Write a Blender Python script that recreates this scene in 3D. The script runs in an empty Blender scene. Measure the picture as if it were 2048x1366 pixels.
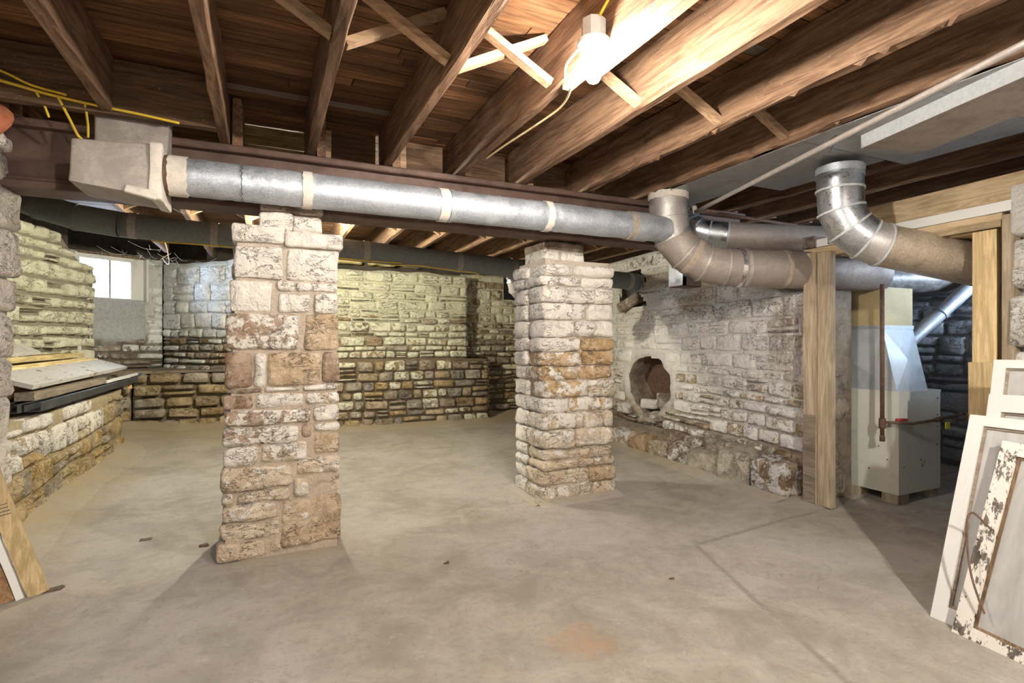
import bpy, math, random
from mathutils import Vector, Matrix, noise

# ------------------------------------------------------------------ camera, world, exposure
SC = bpy.context.scene
COL = SC.collection
cam = bpy.data.cameras.new('camera')
cam.lens = 1080.0 / 2048.0 * 36.0
cam.sensor_width = 36.0
cam.clip_start = 0.02
camo = bpy.data.objects.new('camera', cam)
COL.objects.link(camo)
camo.location = (0.0, 0.0, 1.32)
camo.rotation_euler = (math.radians(90), 0, math.radians(-24.6))
SC.camera = camo

SKY_STRENGTH = 110.0
BULB_NEAR, BULB_FAR, FILL_REAR = 2000.0, 4400.0, 8500.0
world = bpy.data.worlds.new('daylight')
SC.world = world
world.use_nodes = True
wb = world.node_tree.nodes['Background']
wb.inputs[0].default_value = (0.70, 0.84, 1.0, 1)
wb.inputs[1].default_value = SKY_STRENGTH
SC.view_settings.view_transform = 'Standard'
SC.view_settings.look = 'None'
SC.view_settings.exposure = 0.25
SC.view_settings.gamma = 1.0
SC.view_settings.use_curve_mapping = False

# ------------------------------------------------------------------ node helpers
def nmat(name):
    m = bpy.data.materials.new(name); m.use_nodes = True
    nt = m.node_tree; nt.nodes.clear()
    out = nt.nodes.new('ShaderNodeOutputMaterial')
    b = nt.nodes.new('ShaderNodeBsdfPrincipled')
    nt.links.new(b.outputs[0], out.inputs[0])
    return m, nt, b

def put(nt, sock, v):
    if isinstance(v, bpy.types.NodeSocket): nt.links.new(v, sock)
    elif hasattr(sock, 'default_value'):
        try: sock.default_value = v
        except TypeError: sock.default_value = tuple(v) + (1.0,)
        except ValueError: sock.default_value = tuple(v) + (1.0,)

def nd(nt, typ, props=None, **ins):
    n = nt.nodes.new(typ)
    for k, v in (props or {}).items(): setattr(n, k, v)
    for k, v in ins.items():
        key = int(k[1:]) if k[0] == 'i' and k[1:].isdigit() else k.replace('_', ' ')
        put(nt, n.inputs[key], v)
    return n

def M(nt, op, a, b=0.0, c=0.0, clamp=False):
    n = nt.nodes.new('ShaderNodeMath'); n.operation = op; n.use_clamp = clamp
    for i, v in enumerate((a, b, c)): put(nt, n.inputs[i], v)
    return n.outputs[0]

def mix(nt, f, a, b, mode='MIX'):
    n = nt.nodes.new('ShaderNodeMix'); n.data_type = 'RGBA'; n.blend_type = mode; n.clamp_factor = True
    put(nt, n.inputs[0], f); put(nt, n.inputs[6], a); put(nt, n.inputs[7], b)
    return n.outputs[2]

def sstep(nt, v, lo, hi):
    n = nt.nodes.new('ShaderNodeMapRange'); n.interpolation_type = 'SMOOTHSTEP'; n.clamp = True
    put(nt, n.inputs[0], v); put(nt, n.inputs[1], lo); put(nt, n.inputs[2], hi)
    return n.outputs[0]

def pos(nt, scale=None, rnd=False):
    g = nt.nodes.new('ShaderNodeNewGeometry').outputs['Position']
    if rnd:
        oi = nt.nodes.new('ShaderNodeObjectInfo')
        sc = nd(nt, 'ShaderNodeVectorMath', {'operation': 'SCALE'}, i0=(13.0, 7.0, 5.0))
        put(nt, sc.inputs['Scale'], oi.outputs['Random'])
        g = nd(nt, 'ShaderNodeVectorMath', {'operation': 'ADD'}, i0=g, i1=sc.outputs[0]).outputs[0]
    if scale:
        g = nd(nt, 'ShaderNodeVectorMath', {'operation': 'MULTIPLY'}, i0=g, i1=scale).outputs[0]
    return g

def nz(nt, p, scale, detail=5.0, rough=0.6, dist=0.0, typ='FBM'):
    n = nt.nodes.new('ShaderNodeTexNoise'); n.noise_type = typ
    put(nt, n.inputs['Vector'], p); n.inputs['Scale'].default_value = scale
    n.inputs['Detail'].default_value = detail; n.inputs['Roughness'].default_value = rough
    n.inputs['Distortion'].default_value = dist
    return n.outputs[0]

def bump(nt, b, h, strength=0.5, dist=0.02, prev=None):
    n = nt.nodes.new('ShaderNodeBump')
    n.inputs['Strength'].default_value = strength; n.inputs['Distance'].default_value = dist
    put(nt, n.inputs['Height'], h)
    if prev is not None: put(nt, n.inputs['Normal'], prev)
    nt.links.new(n.outputs[0], b.inputs['Normal'])
    return n.outputs[0]

def rgb(*c): return (c[0], c[1], c[2], 1.0)

# ------------------------------------------------------------------ materials
def brown_stain(nt, col):
    """Brown water stain running down the right wall next to the door post."""
    p = pos(nt); s = nd(nt, 'ShaderNodeSeparateXYZ', None, i0=p)
    st = nz(nt, pos(nt, (6.0, 6.0, 1.1)), 1.5, 6, 0.65, 0.4)
    near = M(nt, 'SUBTRACT', 1.0, sstep(nt, M(nt, 'ABSOLUTE', M(nt, 'SUBTRACT', s.outputs[1], 3.28)), 0.05, 0.38))
    hgt = M(nt, 'MULTIPLY', sstep(nt, s.outputs[2], 0.75, 1.15), M(nt, 'SUBTRACT', 1.0, sstep(nt, s.outputs[2], 1.5, 1.85)))
    f = M(nt, 'MULTIPLY', M(nt, 'MULTIPLY', near, hgt), sstep(nt, st, 0.36, 0.62))
    return mix(nt, M(nt, 'MULTIPLY', f, 0.85), col, (0.27, 0.18, 0.12, 1))

def stone_material(name, white=(0.84, 0.80, 0.74), grime=0.5, stain=False):
    """Rough stone: its own colour from the object's colour, limewash cover from the object's alpha."""
    m, nt, b = nmat(name)
    oi = nt.nodes.new('ShaderNodeObjectInfo')
    p = pos(nt)
    pr = pos(nt, rnd=True)
    n1 = nz(nt, pr, 7.0, 6, 0.65, 0.6)
    n2 = nz(nt, p, 55.0, 5, 0.7)
    n3 = nz(nt, p, 10.0, 9, 0.68, 0.4)
    n4 = nz(nt, p, 26.0, 6, 0.7, 1.0)
    dark = mix(nt, 1.0, oi.outputs['Color'], (0.72, 0.67, 0.60, 1), 'MULTIPLY')
    lite = mix(nt, 0.35, oi.outputs['Color'], (0.70, 0.60, 0.48, 1))
    base = mix(nt, sstep(nt, n1, 0.36, 0.66), dark, lite)
    base = mix(nt, M(nt, 'MULTIPLY', sstep(nt, n2, 0.45, 0.75), 0.35), base, (0.16, 0.12, 0.09, 1))
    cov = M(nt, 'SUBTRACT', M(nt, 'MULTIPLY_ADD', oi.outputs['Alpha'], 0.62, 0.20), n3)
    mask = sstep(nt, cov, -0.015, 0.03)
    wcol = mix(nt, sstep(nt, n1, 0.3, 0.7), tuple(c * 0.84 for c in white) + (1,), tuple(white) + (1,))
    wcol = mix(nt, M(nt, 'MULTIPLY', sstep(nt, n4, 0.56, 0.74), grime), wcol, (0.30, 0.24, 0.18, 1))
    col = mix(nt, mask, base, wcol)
    ps = pos(nt, (1.0, 1.0, 2.1))
    v1 = nz(nt, ps, 6.5, 5, 0.7, 0.35); v2 = nz(nt, p, 3.1, 3, 0.5)
    crack = M(nt, 'SUBTRACT', 1.0, sstep(nt, M(nt, 'ABSOLUTE', M(nt, 'SUBTRACT', v1, 0.5)), 0.003, 0.016))
    crack = M(nt, 'MULTIPLY', crack, sstep(nt, v2, 0.42, 0.52))
    col = mix(nt, M(nt, 'MULTIPLY', crack, 0.68), col, (0.10, 0.075, 0.055, 1))
    if stain: col = brown_stain(nt, col)
    put(nt, b.inputs['Base Color'], col)
    b.inputs['Roughness'].default_value = 0.9
    b.inputs['Specular IOR Level'].default_value = 0.2
    rid = nz(nt, p, 7.0, 5, 0.6, 0.8)
    h = M(nt, 'ADD', M(nt, 'MULTIPLY', rid, 1.3), M(nt, 'MULTIPLY', n4, 0.34))
    h = M(nt, 'ADD', h, M(nt, 'MULTIPLY', n2, 0.12))
    h = M(nt, 'ADD', h, M(nt, 'MULTIPLY', mask, 0.06))
    h = M(nt, 'SUBTRACT', h, M(nt, 'MULTIPLY', crack, 0.35))
    bump(nt, b, h, 0.9, 0.055)
    return m

def mortar_material(name, low, high, z0, z1, spots=0.5, stain=False):
    m, nt, b = nmat(name)
    p = pos(nt)
    z = nd(nt, 'ShaderNodeSeparateXYZ', None, i0=p).outputs[2]
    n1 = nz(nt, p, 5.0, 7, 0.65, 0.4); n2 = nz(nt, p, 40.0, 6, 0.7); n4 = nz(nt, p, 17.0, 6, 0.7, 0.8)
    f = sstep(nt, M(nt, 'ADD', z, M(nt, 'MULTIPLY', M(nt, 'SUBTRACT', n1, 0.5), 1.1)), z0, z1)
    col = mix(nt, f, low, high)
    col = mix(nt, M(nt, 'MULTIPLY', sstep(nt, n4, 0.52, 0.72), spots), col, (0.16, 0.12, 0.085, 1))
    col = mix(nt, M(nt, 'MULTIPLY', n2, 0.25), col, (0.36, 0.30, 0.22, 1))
    if stain: col = brown_stain(nt, col)
    put(nt, b.inputs['Base Color'], col)
    b.inputs['Roughness'].default_value = 0.95
    b.inputs['Specular IOR Level'].default_value = 0.15
    h = M(nt, 'ADD', M(nt, 'MULTIPLY', n4, 0.9), M(nt, 'MULTIPLY', n2, 0.35))
    bump(nt, b, h, 0.9, 0.05)
    return m

def wood_material(name, axis, c_dark, c_lite, rough=0.75, knots=True, speck=0.25, white=0.0, wcol=(0.75, 0.74, 0.71), rv=(0.55, 0.72)):
    m, nt, b = nmat(name)
    sc = {'x': (1.2, 17, 17), 'y': (17, 1.2, 17), 'z': (17, 17, 1.2)}[axis]
    p = pos(nt, sc, True); q = pos(nt, None, True)
    oi = nt.nodes.new('ShaderNodeObjectInfo')
    g = nz(nt, p, 1.6, 7, 0.65, 1.3)
    fine = nz(nt, p, 7.0, 4, 0.7)
    blot = nz(nt, q, 3.0, 5, 0.6)
    col = mix(nt, sstep(nt, g, 0.33, 0.68), c_dark, c_lite)
    col = mix(nt, M(nt, 'MULTIPLY', sstep(nt, fine, 0.5, 0.8), 0.45), col, tuple(c * 0.35 for c in c_dark[:3]) + (1,))
    col = mix(nt, M(nt, 'MULTIPLY', sstep(nt, blot, 0.5, 0.75), 0.4), col, tuple(c * 0.5 for c in c_dark[:3]) + (1,))
    v = M(nt, 'MULTIPLY_ADD', oi.outputs['Random'], rv[0], rv[1])
    hv = nt.nodes.new('ShaderNodeHueSaturation')
    put(nt, hv.inputs['Value'], v); put(nt, hv.inputs['Color'], col)
    col = hv.outputs[0]
    sp = nz(nt, q, 60, 3, 0.6)
    col = mix(nt, M(nt, 'MULTIPLY', sstep(nt, sp, 0.66, 0.72), speck), col, (0.6, 0.52, 0.44, 1))
    if white > 0:
        w = nz(nt, q, 9.0, 9, 0.7, 0.5); w2 = nz(nt, p, 3.0, 6, 0.7)
        mk = sstep(nt, M(nt, 'ADD', M(nt, 'MULTIPLY', w, 0.6), M(nt, 'MULTIPLY', w2, 0.4)), 0.74 - white * 0.45, 0.77 - white * 0.45)
        col = mix(nt, mk, col, wcol + (1,))
    put(nt, b.inputs['Base Color'], col)
    b.inputs['Roughness'].default_value = rough
    b.inputs['Specular IOR Level'].default_value = 0.25
    bump(nt, b, M(nt, 'ADD', g, M(nt, 'MULTIPLY', fine, 0.7)), 0.5, 0.006)
    return m

def metal_material(name, c0, c1, rough=0.38, spangle=140.0, dirt=0.3, dirtcol=(0.28, 0.23, 0.2), metallic=1.0, bumpy=0.0):
    m, nt, b = nmat(name)
    p = pos(nt)
    vo = nt.nodes.new('ShaderNodeTexVoronoi'); put(nt, vo.inputs['Vector'], p); vo.inputs['Scale'].default_value = spangle
    sp = nd(nt, 'ShaderNodeSeparateColor', None, i0=vo.outputs['Color']).outputs[0]
    n1 = nz(nt, p, 6.0, 7, 0.65, 0.5); n2 = nz(nt, p, 90.0, 4, 0.6)
    col = mix(nt, sp, c0, c1)
    d = M(nt, 'MULTIPLY', sstep(nt, M(nt, 'ADD', M(nt, 'MULTIPLY', n1, 0.75), M(nt, 'MULTIPLY', n2, 0.25)), 0.43, 0.68), dirt)
    col = mix(nt, d, col, tuple(dirtcol) + (1,))
    put(nt, b.inputs['Base Color'], col)
    put(nt, b.inputs['Metallic'], M(nt, 'MULTIPLY', M(nt, 'SUBTRACT', 1.0, d), metallic))
    put(nt, b.inputs['Roughness'], M(nt, 'MULTIPLY_ADD', sp, 0.16, M(nt, 'MULTIPLY_ADD', d, 0.4, rough)))
    h = M(nt, 'ADD', M(nt, 'MULTIPLY', n2, 0.25), M(nt, 'MULTIPLY', n1, 1.0 + bumpy * 4))
    bump(nt, b, h, 0.12 + bumpy, 0.01)
    return m

def plain_material(name, c, rough=0.7, var=0.25, scale=14.0, bmp=0.25, dirt=None, dirt_amt=0.5, spec=0.3):
    m, nt, b = nmat(name)
    p = pos(nt)
    n1 = nz(nt, p, scale, 7, 0.65, 0.4); n2 = nz(nt, p, scale * 6, 4, 0.6)
    dk = tuple(x * (1 - var) for x in c[:3]) + (1,)
    col = mix(nt, sstep(nt, n1, 0.35, 0.65), dk, tuple(c[:3]) + (1,))
    if dirt: col = mix(nt, M(nt, 'MULTIPLY', sstep(nt, M(nt, 'ADD', M(nt, 'MULTIPLY', n1, 0.6), M(nt, 'MULTIPLY', n2, 0.4)), 0.5, 0.66), dirt_amt), col, tuple(dirt) + (1,))
    put(nt, b.inputs['Base Color'], col)
    b.inputs['Roughness'].default_value = rough
    b.inputs['Specular IOR Level'].default_value = spec
    bump(nt, b, M(nt, 'ADD', n1, M(nt, 'MULTIPLY', n2, 0.5)), bmp, 0.012)
    return m

def floor_material():
    m, nt, b = nmat('worn_concrete')
    p = pos(nt)
    s = nd(nt, 'ShaderNodeSeparateXYZ', None, i0=p); x, y = s.outputs[0], s.outputs[1]
    n0 = nz(nt, p, 0.7, 5, 0.6, 0.5); n1 = nz(nt, p, 3.2, 8, 0.66, 0.7); n2 = nz(nt, p, 45.0, 5, 0.7); n3 = nz(nt, p, 130.0, 3, 0.6)
    col = mix(nt, sstep(nt, n1, 0.3, 0.7), (0.285, 0.255, 0.215, 1), (0.415, 0.38, 0.33, 1))
    col = mix(nt, M(nt, 'MULTIPLY', sstep(nt, n0, 0.42, 0.62), 0.45), col, (0.50, 0.47, 0.44, 1))
    col = mix(nt, M(nt, 'MULTIPLY', sstep(nt, n2, 0.52, 0.72), 0.35), col, (0.17, 0.145, 0.12, 1))
    col = mix(nt, M(nt, 'MULTIPLY', sstep(nt, n3, 0.66, 0.72), 0.5), col, (0.09, 0.075, 0.06, 1))
    n5 = nz(nt, p, 11.0, 8, 0.75, 0.3)
    col = mix(nt, M(nt, 'MULTIPLY', sstep(nt, n5, 0.5, 0.68), 0.4), col, (0.24, 0.205, 0.175, 1))
    col = mix(nt, M(nt, 'MULTIPLY', M(nt, 'SUBTRACT', 1.0, sstep(nt, n5, 0.3, 0.44)), 0.35), col, (0.6, 0.57, 0.53, 1))
    # sandy soil drifted along the walls
    w1 = M(nt, 'SUBTRACT', y, 7.75); w2 = M(nt, 'SUBTRACT', -1.15, x); w3 = M(nt, 'SUBTRACT', x, 3.75)
    wall = M(nt, 'MAXIMUM', w1, w2)
    wall = M(nt, 'MAXIMUM', wall, M(nt, 'MINIMUM', w3, M(nt, 'SUBTRACT', y, 3.1)))
    for cx, cy in ((0.1, 3.9), (2.4, 4.2)):
        dd = M(nt, 'MAXIMUM', M(nt, 'SUBTRACT', M(nt, 'ABSOLUTE', M(nt, 'SUBTRACT', x, cx)), 0.42), M(nt, 'SUBTRACT', M(nt, 'ABSOLUTE', M(nt, 'SUBTRACT', y, cy)), 0.38))
        wall = M(nt, 'MAXIMUM', wall, M(nt, 'MULTIPLY', dd, -2.0))
    sand = sstep(nt, M(nt, 'ADD', wall, M(nt, 'MULTIPLY', M(nt, 'SUBTRACT', n1, 0.5), 1.3)), -0.12, 0.5)
    scol = mix(nt, n2, (0.30, 0.235, 0.15, 1), (0.42, 0.34, 0.22, 1))
    col = mix(nt, M(nt, 'MULTIPLY', sand, 0.8), col, scol)
    # dark joints between the slabs
    wob = M(nt, 'MULTIPLY', M(nt, 'SUBTRACT', n1, 0.5), 0.06)
    l1 = M(nt, 'ABSOLUTE', M(nt, 'ADD', M(nt, 'SUBTRACT', y, M(nt, 'MULTIPLY_ADD', M(nt, 'SUBTRACT', x, 2.54), 0.112, 2.69)), wob))
    l1 = M(nt, 'MULTIPLY', M(nt, 'SUBTRACT', 1.0, sstep(nt, l1, 0.004, 0.03)), sstep(nt, x, 2.5, 2.6))
    l2 = M(nt, 'ABSOLUTE', M(nt, 'ADD', M(nt, 'SUBTRACT', x, M(nt, 'MULTIPLY_ADD', M(nt, 'SUBTRACT', y, 2.69), 0.363, 2.54)), wob))
    l2 = M(nt, 'MULTIPLY', M(nt, 'SUBTRACT', 1.0, sstep(nt, l2, 0.004, 0.03)), sstep(nt, M(nt, 'MULTIPLY', y, -1), -2.74, -2.66))
    col = mix(nt, M(nt, 'MULTIPLY', M(nt, 'MULTIPLY', M(nt, 'MAXIMUM', l1, l2), sstep(nt, n1, 0.36, 0.56)), 0.42), col, (0.10, 0.085, 0.072, 1))
    # rust stain
    rr = nd(nt, 'ShaderNodeVectorMath', {'operation': 'DISTANCE'}, i0=p, i1=(1.28, 2.02, 0.0)).outputs['Value']
    st = M(nt, 'SUBTRACT', 1.0, sstep(nt, M(nt, 'ADD', rr, M(nt, 'MULTIPLY', n5, 0.6)), 0.3, 0.5))
    col = mix(nt, M(nt, 'MULTIPLY', st, 0.45), col, (0.42, 0.22, 0.09, 1))
    fv = nz(nt, p, 1.6, 6, 0.6, 0.9); fm = nz(nt, p, 0.8, 2, 0.5)
    fc = M(nt, 'SUBTRACT', 1.0, sstep(nt, M(nt, 'ABSOLUTE', M(nt, 'SUBTRACT', fv, 0.5)), 0.0006, 0.0035))
    col = mix(nt, M(nt, 'MULTIPLY', M(nt, 'MULTIPLY', fc, sstep(nt, fm, 0.52, 0.6)), 0.5), col, (0.10, 0.085, 0.07, 1))
    put(nt, b.inputs['Base Color'], col)
    put(nt, b.inputs['Roughness'], M(nt, 'MULTIPLY_ADD', n1, 0.25, 0.62))
    b.inputs['Specular IOR Level'].default_value = 0.3
    h = M(nt, 'ADD', M(nt, 'MULTIPLY', n1, 0.8), M(nt, 'MULTIPLY', n2, 0.22))
    bump(nt, b, h, 0.28, 0.04)
    return m

def emit_material(name, c, s):
    m = bpy.data.materials.new(name); m.use_nodes = True
    nt = m.node_tree; nt.nodes.clear()
    o = nt.nodes.new('ShaderNodeOutputMaterial'); e = nt.nodes.new('ShaderNodeEmission')
    e.inputs[0].default_value = tuple(c) + (1,); e.inputs[1].default_value = s
    nt.links.new(e.outputs[0], o.inputs[0])
    return m

def glass_material(name, tint, clear, dust_haze, hazecol):
    """Pane glass: mostly clear, thin, with a dusty film that also paints reflected haze."""
    m = bpy.data.materials.new(name); m.use_nodes = True
    nt = m.node_tree; nt.nodes.clear()
    o = nt.nodes.new('ShaderNodeOutputMaterial')
    t = nd(nt, 'ShaderNodeBsdfTransparent', None, i0=tuple(tint) + (1,))
    g = nd(nt, 'ShaderNodeBsdfGlossy', None, i0=(0.9, 0.95, 1, 1)); g.inputs['Roughness'].default_value = 0.06
    f = nd(nt, 'ShaderNodeFresnel', None, i0=1.5)
    mx = nd(nt, 'ShaderNodeMixShader', None, i0=f.outputs[0], i1=t.outputs[0], i2=g.outputs[0])
    d = nd(nt, 'ShaderNodeBsdfDiffuse', None, i0=tuple(hazecol) + (1,))
    p = pos(nt, (6, 6, 1.3))
    n = nz(nt, p, 1.2, 6, 0.6, 0.6)
    fd = M(nt, 'MULTIPLY', M(nt, 'MULTIPLY_ADD', sstep(nt, n, 0.2, 0.8), 0.45, 0.55), dust_haze)
    mx2 = nd(nt, 'ShaderNodeMixShader', None, i0=fd, i1=mx.outputs[0], i2=d.outputs[0])
    nt.links.new(mx2.outputs[0], o.inputs[0])
    return m

MAT = {}
MAT['stone'] = stone_material('limewashed_stone')
MAT['stone_pillar'] = stone_material('limewashed_pillar_stone', (0.86, 0.80, 0.73), 0.4)
MAT['stone_back'] = stone_material('yellowed_limewash_stone', (0.80, 0.78, 0.61), 0.45)
MAT['stone_right'] = stone_material('white_limewash_stone', (0.88, 0.84, 0.79), 0.3, True)
MAT['stone_bay'] = stone_material('bay_limewash_stone', (0.86, 0.87, 0.88), 0.4)
MAT['stone_blue'] = stone_material('grey_blue_wall_stone', (0.66, 0.71, 0.78), 0.4)
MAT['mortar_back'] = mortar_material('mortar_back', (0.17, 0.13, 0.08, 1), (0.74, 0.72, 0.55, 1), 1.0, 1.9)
MAT['mortar_left'] = mortar_material('mortar_left', (0.21, 0.16, 0.10, 1), (0.34, 0.31, 0.24, 1), 0.9, 1.5)
MAT['mortar_shelf'] = mortar_material('mortar_shelf', (0.46, 0.36, 0.20, 1), (0.50, 0.42, 0.29, 1), 0.2, 0.9, 0.3)
MAT['mortar_right'] = mortar_material('mortar_right', (0.36, 0.29, 0.22, 1), (0.86, 0.82, 0.77, 1), 0.3, 0.85, 0.28, True)
MAT['mortar_bay'] = mortar_material('mortar_bay', (0.16, 0.13, 0.10, 1), (0.74, 0.75, 0.76, 1), 1.1, 1.7)
MAT['mortar_pillar'] = mortar_material('mortar_pillar', (0.62, 0.51, 0.40, 1), (0.68, 0.59, 0.50, 1), 0.8, 2.2, 0.25)
MAT['mortar_blue'] = mortar_material('mortar_blue', (0.46, 0.49, 0.54, 1), (0.54, 0.57, 0.62, 1), 0.4, 1.4, 0.4)
MAT['cement'] = plain_material('grey_cement_render', (0.48, 0.49, 0.50), 0.95, 0.3, 30, 0.8, (0.2, 0.19, 0.18), 0.4)
MAT['soil'] = plain_material('brown_soil', (0.26, 0.21, 0.155), 0.98, 0.45, 12, 0.9, (0.12, 0.095, 0.07), 0.5)
MAT['soil_sand'] = plain_material('sandy_soil', (0.40, 0.33, 0.215), 0.98, 0.4, 10, 0.8, (0.2, 0.16, 0.1), 0.4)
MAT['floor'] = floor_material()
MAT['joist'] = wood_material('old_brown_joist_wood', 'y', (0.105, 0.058, 0.034, 1), (0.27, 0.165, 0.10, 1))
MAT['joist_x'] = wood_material('old_brown_cross_wood', 'x', (0.085, 0.05, 0.03, 1), (0.22, 0.135, 0.08, 1))
MAT['plank_x'] = wood_material('subfloor_plank_wood', 'x', (0.095, 0.045, 0.021, 1), (0.26, 0.125, 0.055, 1), speck=0.1, rv=(0.95, 0.45))
MAT['plank_grey'] = wood_material('grey_subfloor_plank_wood', 'x', (0.13, 0.11, 0.09, 1), (0.25, 0.205, 0.165, 1))
MAT['closing'] = wood_material('yellow_brown_closing_wood', 'x', (0.16, 0.11, 0.045, 1), (0.38, 0.28, 0.13, 1))
MAT['strut'] = wood_material('bridging_wood', 'x', (0.27, 0.17, 0.10, 1), (0.48, 0.33, 0.21, 1))
MAT['pale_y'] = wood_material('pale_lumber_y', 'y', (0.42, 0.31, 0.18, 1), (0.66, 0.52, 0.34, 1))
MAT['furring'] = wood_material('furring_strip_wood', 'y', (0.26, 0.19, 0.11, 1), (0.42, 0.32, 0.20, 1))
MAT['pale_z'] = wood_material('pale_lumber_z', 'z', (0.33, 0.26, 0.18, 1), (0.58, 0.48, 0.35, 1))
MAT['pale_z2'] = wood_material('yellowed_lumber_z', 'z', (0.42, 0.31, 0.16, 1), (0.68, 0.53, 0.30, 1))
MAT['brown_y'] = wood_material('brown_board_y', 'y', (0.22, 0.12, 0.06, 1), (0.46, 0.28, 0.15, 1))
MAT['grey_y'] = wood_material('grey_brown_board_y', 'y', (0.20, 0.16, 0.12, 1), (0.36, 0.30, 0.24, 1))
MAT['yellow_y'] = wood_material('yellow_lath_y', 'y', (0.52, 0.40, 0.18, 1), (0.80, 0.67, 0.38, 1))
MAT['white_y'] = wood_material('white_painted_board_y', 'y', (0.30, 0.22, 0.15, 1), (0.5, 0.4, 0.28, 1), white=0.82, wcol=(0.76, 0.76, 0.74))
MAT['worn_white_y'] = wood_material('worn_white_board_y', 'y', (0.28, 0.19, 0.12, 1), (0.5, 0.38, 0.26, 1), white=0.70, wcol=(0.50, 0.49, 0.475))
MAT['white_sash'] = wood_material('white_sash_paint', 'z', (0.25, 0.19, 0.14, 1), (0.45, 0.36, 0.27, 1), white=0.96, wcol=(0.68, 0.67, 0.64))
MAT['flaky_sash'] = wood_material('flaking_sash_paint', 'z', (0.10, 0.085, 0.07, 1), (0.24, 0.20, 0.16, 1), white=0.62, wcol=(0.72, 0.68, 0.62))
MAT['dark_z'] = wood_material('dark_board_z', 'z', (0.12, 0.075, 0.045, 1), (0.30, 0.20, 0.12, 1))
MAT['steel_red'] = plain_material('red_brown_beam_paint', (0.150, 0.092, 0.072), 0.6, 0.4, 7, 0.2, (0.09, 0.06, 0.05), 0.6)
MAT['galv'] = metal_material('galvanised_steel', (0.36, 0.395, 0.45, 1), (0.57, 0.61, 0.67, 1), 0.46, 150, 0.5, (0.44, 0.44, 0.45), 0.75)
MAT['galv_clean'] = metal_material('clean_galvanised_steel', (0.44, 0.47, 0.50, 1), (0.62, 0.65, 0.69, 1), 0.26, 110, 0.3, (0.40, 0.39, 0.38), 1.0)
MAT['duct_old'] = plain_material('old_mottled_duct', (0.21, 0.195, 0.185), 0.4, 0.5, 14, 0.2, (0.34, 0.32, 0.31), 0.6, 0.6)
MAT['galv_dusty'] = metal_material('dusty_galvanised_steel', (0.46, 0.45, 0.44, 1), (0.66, 0.64, 0.62, 1), 0.42, 160, 0.8, (0.33, 0.28, 0.25), 0.85)
MAT['galv_brown'] = metal_material('brown_dust_duct', (0.32, 0.28, 0.25, 1), (0.42, 0.37, 0.34, 1), 0.5, 120, 0.85, (0.25, 0.20, 0.175), 0.55, 0.08)
MAT['galv_tan'] = metal_material('tan_wrinkled_duct', (0.52, 0.45, 0.36, 1), (0.72, 0.63, 0.5, 1), 0.38, 90, 0.5, (0.30, 0.24, 0.18), 0.8, 0.3)
MAT['duct_dark'] = plain_material('dark_grey_duct_paper', (0.20, 0.22, 0.23), 0.75, 0.25, 60, 0.25)
MAT['duct_tape_dark'] = plain_material('dark_duct_band', (0.34, 0.33, 0.31), 0.85, 0.2, 30, 0.2)
MAT['panel'] = metal_material('dull_sheet_metal', (0.34, 0.345, 0.345, 1), (0.42, 0.425, 0.43, 1), 0.45, 40, 0.5, (0.24, 0.225, 0.21), 0.75)
MAT['bright'] = metal_material('bright_sheet_metal', (0.46, 0.49, 0.51, 1), (0.56, 0.59, 0.62, 1), 0.45, 70, 0.3, (0.55, 0.55, 0.55), 0.15)
MAT['chrome'] = metal_material('shiny_clamp_metal', (0.8, 0.8, 0.82, 1), (0.95, 0.95, 0.97, 1), 0.12, 30, 0.3, (0.4, 0.28, 0.18))
MAT['paper'] = plain_material('grey_asbestos_paper', (0.44, 0.395, 0.36), 0.95, 0.3, 9, 0.45, (0.26, 0.225, 0.2), 0.6)
MAT['tape'] = plain_material('white_paper_tape', (0.70, 0.65, 0.58), 0.9, 0.2, 25, 0.3, (0.4, 0.33, 0.26), 0.3)
MAT['tape_tan'] = plain_material('tan_paper_tape', (0.44, 0.36, 0.29), 0.9, 0.3, 25, 0.3, (0.25, 0.2, 0.16), 0.4)
MAT['furnace'] = plain_material('beige_furnace_enamel', (0.60, 0.60, 0.53), 0.45, 0.08, 5, 0.03, (0.4, 0.36, 0.3), 0.3, 0.4)
MAT['furnace_grey'] = metal_material('grey_plenum_steel', (0.46, 0.50, 0.53, 1), (0.54, 0.58, 0.61, 1), 0.4, 20, 0.3, (0.4, 0.4, 0.38), 0.5)
MAT['furnace_tan'] = plain_material('yellow_tan_plenum', (0.46, 0.37, 0.20), 0.5, 0.12, 6, 0.05, (0.3, 0.24, 0.15), 0.4, 0.4)
MAT['iron'] = plain_material('rusty_iron_pipe', (0.155, 0.095, 0.065), 0.7, 0.4, 25, 0.3)
MAT['pipe'] = metal_material('grey_conduit', (0.44, 0.40, 0.37, 1), (0.54, 0.5, 0.47, 1), 0.45, 60, 0.75, (0.38, 0.32, 0.28), 0.5, 0.15)
MAT['black'] = plain_material('black_steel', (0.045, 0.05, 0.055), 0.5, 0.3, 9, 0.08, (0.12, 0.12, 0.12), 0.5, 0.5)
MAT['blue'] = plain_material('blue_plastic', (0.05, 0.16, 0.36), 0.5, 0.2)
MAT['yellow'] = plain_material('yellow_cable', (0.82, 0.58, 0.06), 0.5, 0.15)
MAT['cream_cable'] = plain_material('cream_cable', (0.76, 0.62, 0.36), 0.6, 0.15)
MAT['white_plastic'] = plain_material('white_porcelain', (0.85, 0.84, 0.80), 0.3, 0.05, spec=0.5)
MAT['box_grey'] = plain_material('grey_box_metal', (0.40, 0.37, 0.34), 0.6, 0.2)
MAT['orange'] = plain_material('orange_clay', (0.62, 0.22, 0.11), 0.85, 0.35, 20, 0.5, (0.35, 0.15, 0.09), 0.5)
MAT['red'] = plain_material('red_paint', (0.45, 0.05, 0.03), 0.6, 0.2)
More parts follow.
